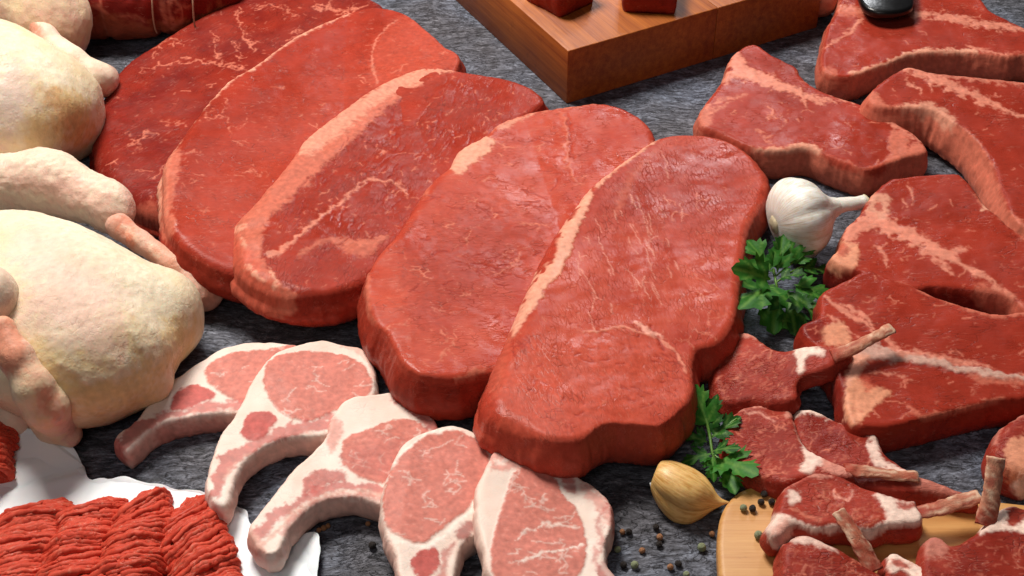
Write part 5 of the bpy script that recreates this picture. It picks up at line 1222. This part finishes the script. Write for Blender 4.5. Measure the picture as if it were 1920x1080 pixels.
# ================================================================== peppercorns
def corn(seed):
    V, F = blob([sd_ell((0, 0, 0), (1.0, 0.97, 0.95))], 0.1, 0.16, lambda p: 0.09*fbm(p, 1.7, 3, seed), None); return V, F
cornmesh = {}
def pepper(kind, u, v, dia, label, z=0.0, group=None):
    r_ = dia/2
    key = kind
    if key not in cornmesh:
        V, F = corn(len(cornmesh)*5+2)
        o = make_mesh('peppercorn', V, F, M['pepper_'+kind]); cornmesh[key] = o.data
    else:
        o = bpy.data.objects.new('peppercorn', cornmesh[key]); COL.objects.link(o)
    g = P(u, v, z+r_); o.location = (g[0], g[1], z+r_*0.97); o.scale = (r_,)*3
    o.rotation_euler = tuple(R.uniform(0, 6, 3))
    return tag(o, label, 'peppercorn', group or 'scattered peppercorns')
PC = [('tan', 1167, 997, 4.4, 'tan peppercorn touching a black one, just right of the last pork chop'), ('black', 1179, 997, 5.0, 'black peppercorn touching a tan one, just right of the last pork chop'),
      ('black', 1230, 988, 5.0, 'topmost black peppercorn of the group below the garlic clove'), ('tan', 1237, 1007, 5.0, 'tan peppercorn resting on a black one below the clove'), ('black', 1236, 1020, 5.0, 'black peppercorn directly under a tan one below the clove'),
      ('green', 1158, 1030, 5.0, 'pale green peppercorn beside the rightmost pork chop'), ('tan', 1204, 1032, 4.6, 'lone tan peppercorn in the middle of the group by the last pork chop'), ('black', 1169, 1059, 5.2, 'black peppercorn left of the big green one at the bottom'),
      ('green', 1190, 1059, 5.8, 'larger green peppercorn at the bottom beside a black one'), ('tan', 1257, 1063, 4.8, 'tan peppercorn left of a black one, below the clove at the bottom'), ('black', 1272, 1057, 5.2, 'rightmost black peppercorn of the group on the slate'),
      ('black', 698, 1022, 6.0, 'lone dark peppercorn left of the pork chop with the oval eye'), ('tan', 690, 982, 4.0, 'tiny tan peppercorn under the third pork chop rib'), ('tan', 713, 986, 3.6, 'tiny tan peppercorn touching the fourth pork chop'),
      ('green', 1316, 1026, 6.4, 'pale green peppercorn on the slate left of the pale board'), ('tan', 1335, 1001, 4.4, 'small tan peppercorn at the left edge of the pale board'), ('green', 1287, 1077, 5.0, 'green peppercorn cut off by the bottom edge of the picture'),
      ('tan', 598, 994, 4.0, 'leftmost of three tan peppercorns by the paper edge'), ('tan', 607, 990, 4.4, 'middle of three tan peppercorns by the paper edge'), ('tan', 615, 986, 3.8, 'rightmost of three tan peppercorns by the paper edge'),
      ('green', 1087, 877, 5.0, 'pale green peppercorn between the last pork chop and big steak')]
for k_, u_, v_, d_, l_ in PC: pepper(k_, u_, v_, d_/1120, l_)
for k_, u_, v_, d_, l_ in (('black', 1433, 926, 5.4, 'topmost black peppercorn on the pale board'), ('black', 1427, 941, 5.2, 'middle black peppercorn on the pale board, below the topmost'), ('black', 1447, 941, 5.2, 'black peppercorn on the pale board next to the lamb cutlet'),
                           ('black', 1411, 953, 5.4, 'black peppercorn on the pale board beside a green one'), ('green', 1394, 952, 5.4, 'pale green peppercorn on the board left of a black one'), ('green', 1422, 1003, 6.2, 'pale green peppercorn on the board touching cutlet fat')):
    pepper(k_, u_, v_, d_/1120, l_, BT)
pepper('tan', 556, 1018, 0.004, 'tiny tan peppercorn on the white paper beside the pork rib tip', 0.0012)

# ================================================================== paper and mince
def paper_z(xy):
    q = np.c_[xy, np.zeros(len(xy))]; uv = proj(q)
    z = 0.0010+0.0085*np.abs(fbm(q, 13, 2, 77))+0.0006*(fbm(q, 60, 2, 70)+0.6)
    z = z+0.010*np.exp(-((uv[:, 0]-60)/70)**2-((uv[:, 1]-815)/30)**2)+0.006*np.exp(-((uv[:, 1]-(880+0.14*uv[:, 0]))/18)**2)*(uv[:, 0] > 150)*(uv[:, 0] < 400)
    z = z+0.007*np.exp(-((uv[:, 0]-(470+(uv[:, 1]-960)*0.35))/10)**2)*sstep(1075, 960, uv[:, 1])
    z = z+0.005*sstep(560, 600, uv[:, 0])
    return np.maximum(z, 0.0006)
C['paper'] = lin('EFF2F5')
o_ = slab('butcher_paper', 'torn white butcher paper under the minced beef', 'paper',
     '-90,775 0,792 27,806 45,801 77,809 110,819 133,833 147,855 157,877 168,898 190,896 207,897 233,892 267,903 300,907 333,917 377,921 415,934 443,949 462,957 470,985 485,1010 520,1012 555,1006 593,997 600,1030 594,1080 592,1160 -90,1160',
     0.0008, 0.0003, 'paper', 'paper', paper_z, s=0.0026, mat='pork', seed=71, und=0.0, bulge=0.0, tuck=0.0, main='sheet', rag=0.0005)
for ch in o_.children: ch.data.materials.clear(); ch.data.materials.append(M['paper'])
C['mince'] = lin('BC3C2A'); C['mince_hi'] = lin('CC523E')
def loaf(label, spine, hw, hh, slant, seed, n):
    sp = np.array([P(u, v, 0.0) for u, v in spine]); sp = resample(catmull(sp, False, 8), 0.002, False)
    root = thing('mince_row', label, 'minced beef', np.append(sp.mean(0)[:2], 0.002), 'rows of minced beef')
    rs = np.random.RandomState(seed); m = len(sp)
    tg = np.gradient(sp, axis=0); tg /= np.linalg.norm(tg, axis=1)[:, None]; sd = np.stack([-tg[:, 1], tg[:, 0], tg[:, 2]*0], 1)
    V, F = tube(np.c_[sp[:, :2], np.full(m, 0.003)][::5], [hw*0.5]+[hw*0.9]*6, 18, hh/hw*0.93, jitter=0.001, sub=2); V[:, 2] = np.maximum(V[:, 2], 0.002)
    def emit(nm, V, F, sdv):
        pt = Paint(V, np.ones(len(V)), C['mince'], C['mince_hi'], sdv)
        pt.apply(sstep(0.42, 0.60, noise(V, 330, sdv % 7))*0.55, 'vein')
        make_mesh(nm, V, F, M['mince'], root, dict(col=pt.col*rs.uniform(0.93, 1.06), fat=pt.fat*0.5, fib=V+sdv*0.37), None, np.array(root.location))
    emit('core', V, F, seed)
    for k in range(n):
        t0 = k/(n-1)
        cut = rs.uniform(-0.9, 0.9)
        runs = [(-1.4*rs.uniform(0.8, 1.06), cut-0.04), (cut+0.04, 1.4*rs.uniform(0.75, 1.06))] if rs.rand() < 0.45 else [(-1.4*rs.uniform(0.75, 1.06), 1.4*rs.uniform(0.75, 1.06))]
        end = math.sin(math.pi*0.5*min(1, (t0+0.03)/0.16))**0.6
        for ra, rb_ in runs:
            i0 = t0*(m-1)+rs.normal()*0.35; lh = rs.normal()*0.0008; pts = []; ph = rs.uniform(0, 6)
            for q in np.linspace(ra, rb_, max(5, int((rb_-ra)*5.4))):
                i = i0+(slant*math.sin(q)*hw)/0.002+0.35*math.sin(q*3.1+ph)+1.5*math.sin(q*1.3+seed)
                i = min(max(i, -5), m-1+5); j = int(min(max(round(i), 0), m-1))
                c_ = sp[j]+tg[j]*(i-j)*0.002
                b_ = 1+0.06*math.sin(k*0.45+seed)+0.05*math.sin(k*0.19+seed*2)
                cz = max(0.0, math.cos(q*0.98))**0.72
                pts.append(c_+sd[j]*math.copysign(abs(math.sin(q))**0.92, q)*hw*end*b_+np.array([0, 0, 0.002+lh+cz*hh*end*b_]))
            V, F = tube(pts, [0.0017, 0.0022, 0.0023, 0.0022, 0.0017], 9, 1.0, jitter=0.0006, seed=seed*50+k, sub=4)
            V = V+np.stack([fbm(V, 700, 2, seed+i_) for i_ in range(3)], 1)*0.0003+np.stack([fbm(V, 42, 2, 5+i_) for i_ in range(3)], 1)*0.0020+np.stack([fbm(V, 120, 2, 8+i_) for i_ in range(3)], 1)*0.0009
            V[:, 2] = np.maximum(V[:, 2], 0.0015); emit('strand', V, F, seed*50+k)
loaf('leftmost full row of piped minced beef on the white paper', [(88, 976), (62, 1019), (42, 1064), (20, 1114), (0, 1164)], 0.0225, 0.018, -0.62, 81, 42)
loaf('second row of piped minced beef from the left edge', [(182, 970), (166, 1014), (150, 1064), (136, 1114), (124, 1164)], 0.0215, 0.020, -0.52, 82, 42)
loaf('tallest, third row of piped minced beef, below the torn paper point', [(264, 964), (272, 1006), (258, 1054), (244, 1104), (232, 1164)], 0.0215, 0.022, -0.36, 83, 42)
loaf('rightmost row of piped minced beef, next to the pork rib tips', [(340, 974), (360, 1019), (380, 1069), (394, 1119), (400, 1164)], 0.0235, 0.019, -0.24, 84, 42)
loaf('small mince pile cut off by the left edge, above the other rows', [(-16, 819), (-14, 854), (-14, 894), (-16, 934)], 0.0165, 0.022, -0.2, 85, 24)
loaf('end of a mince row at the left edge beside the leftmost full row', [(-12, 1009), (-25, 1044), (-35, 1094), (-45, 1144)], 0.014, 0.018, -0.4, 86, 22)
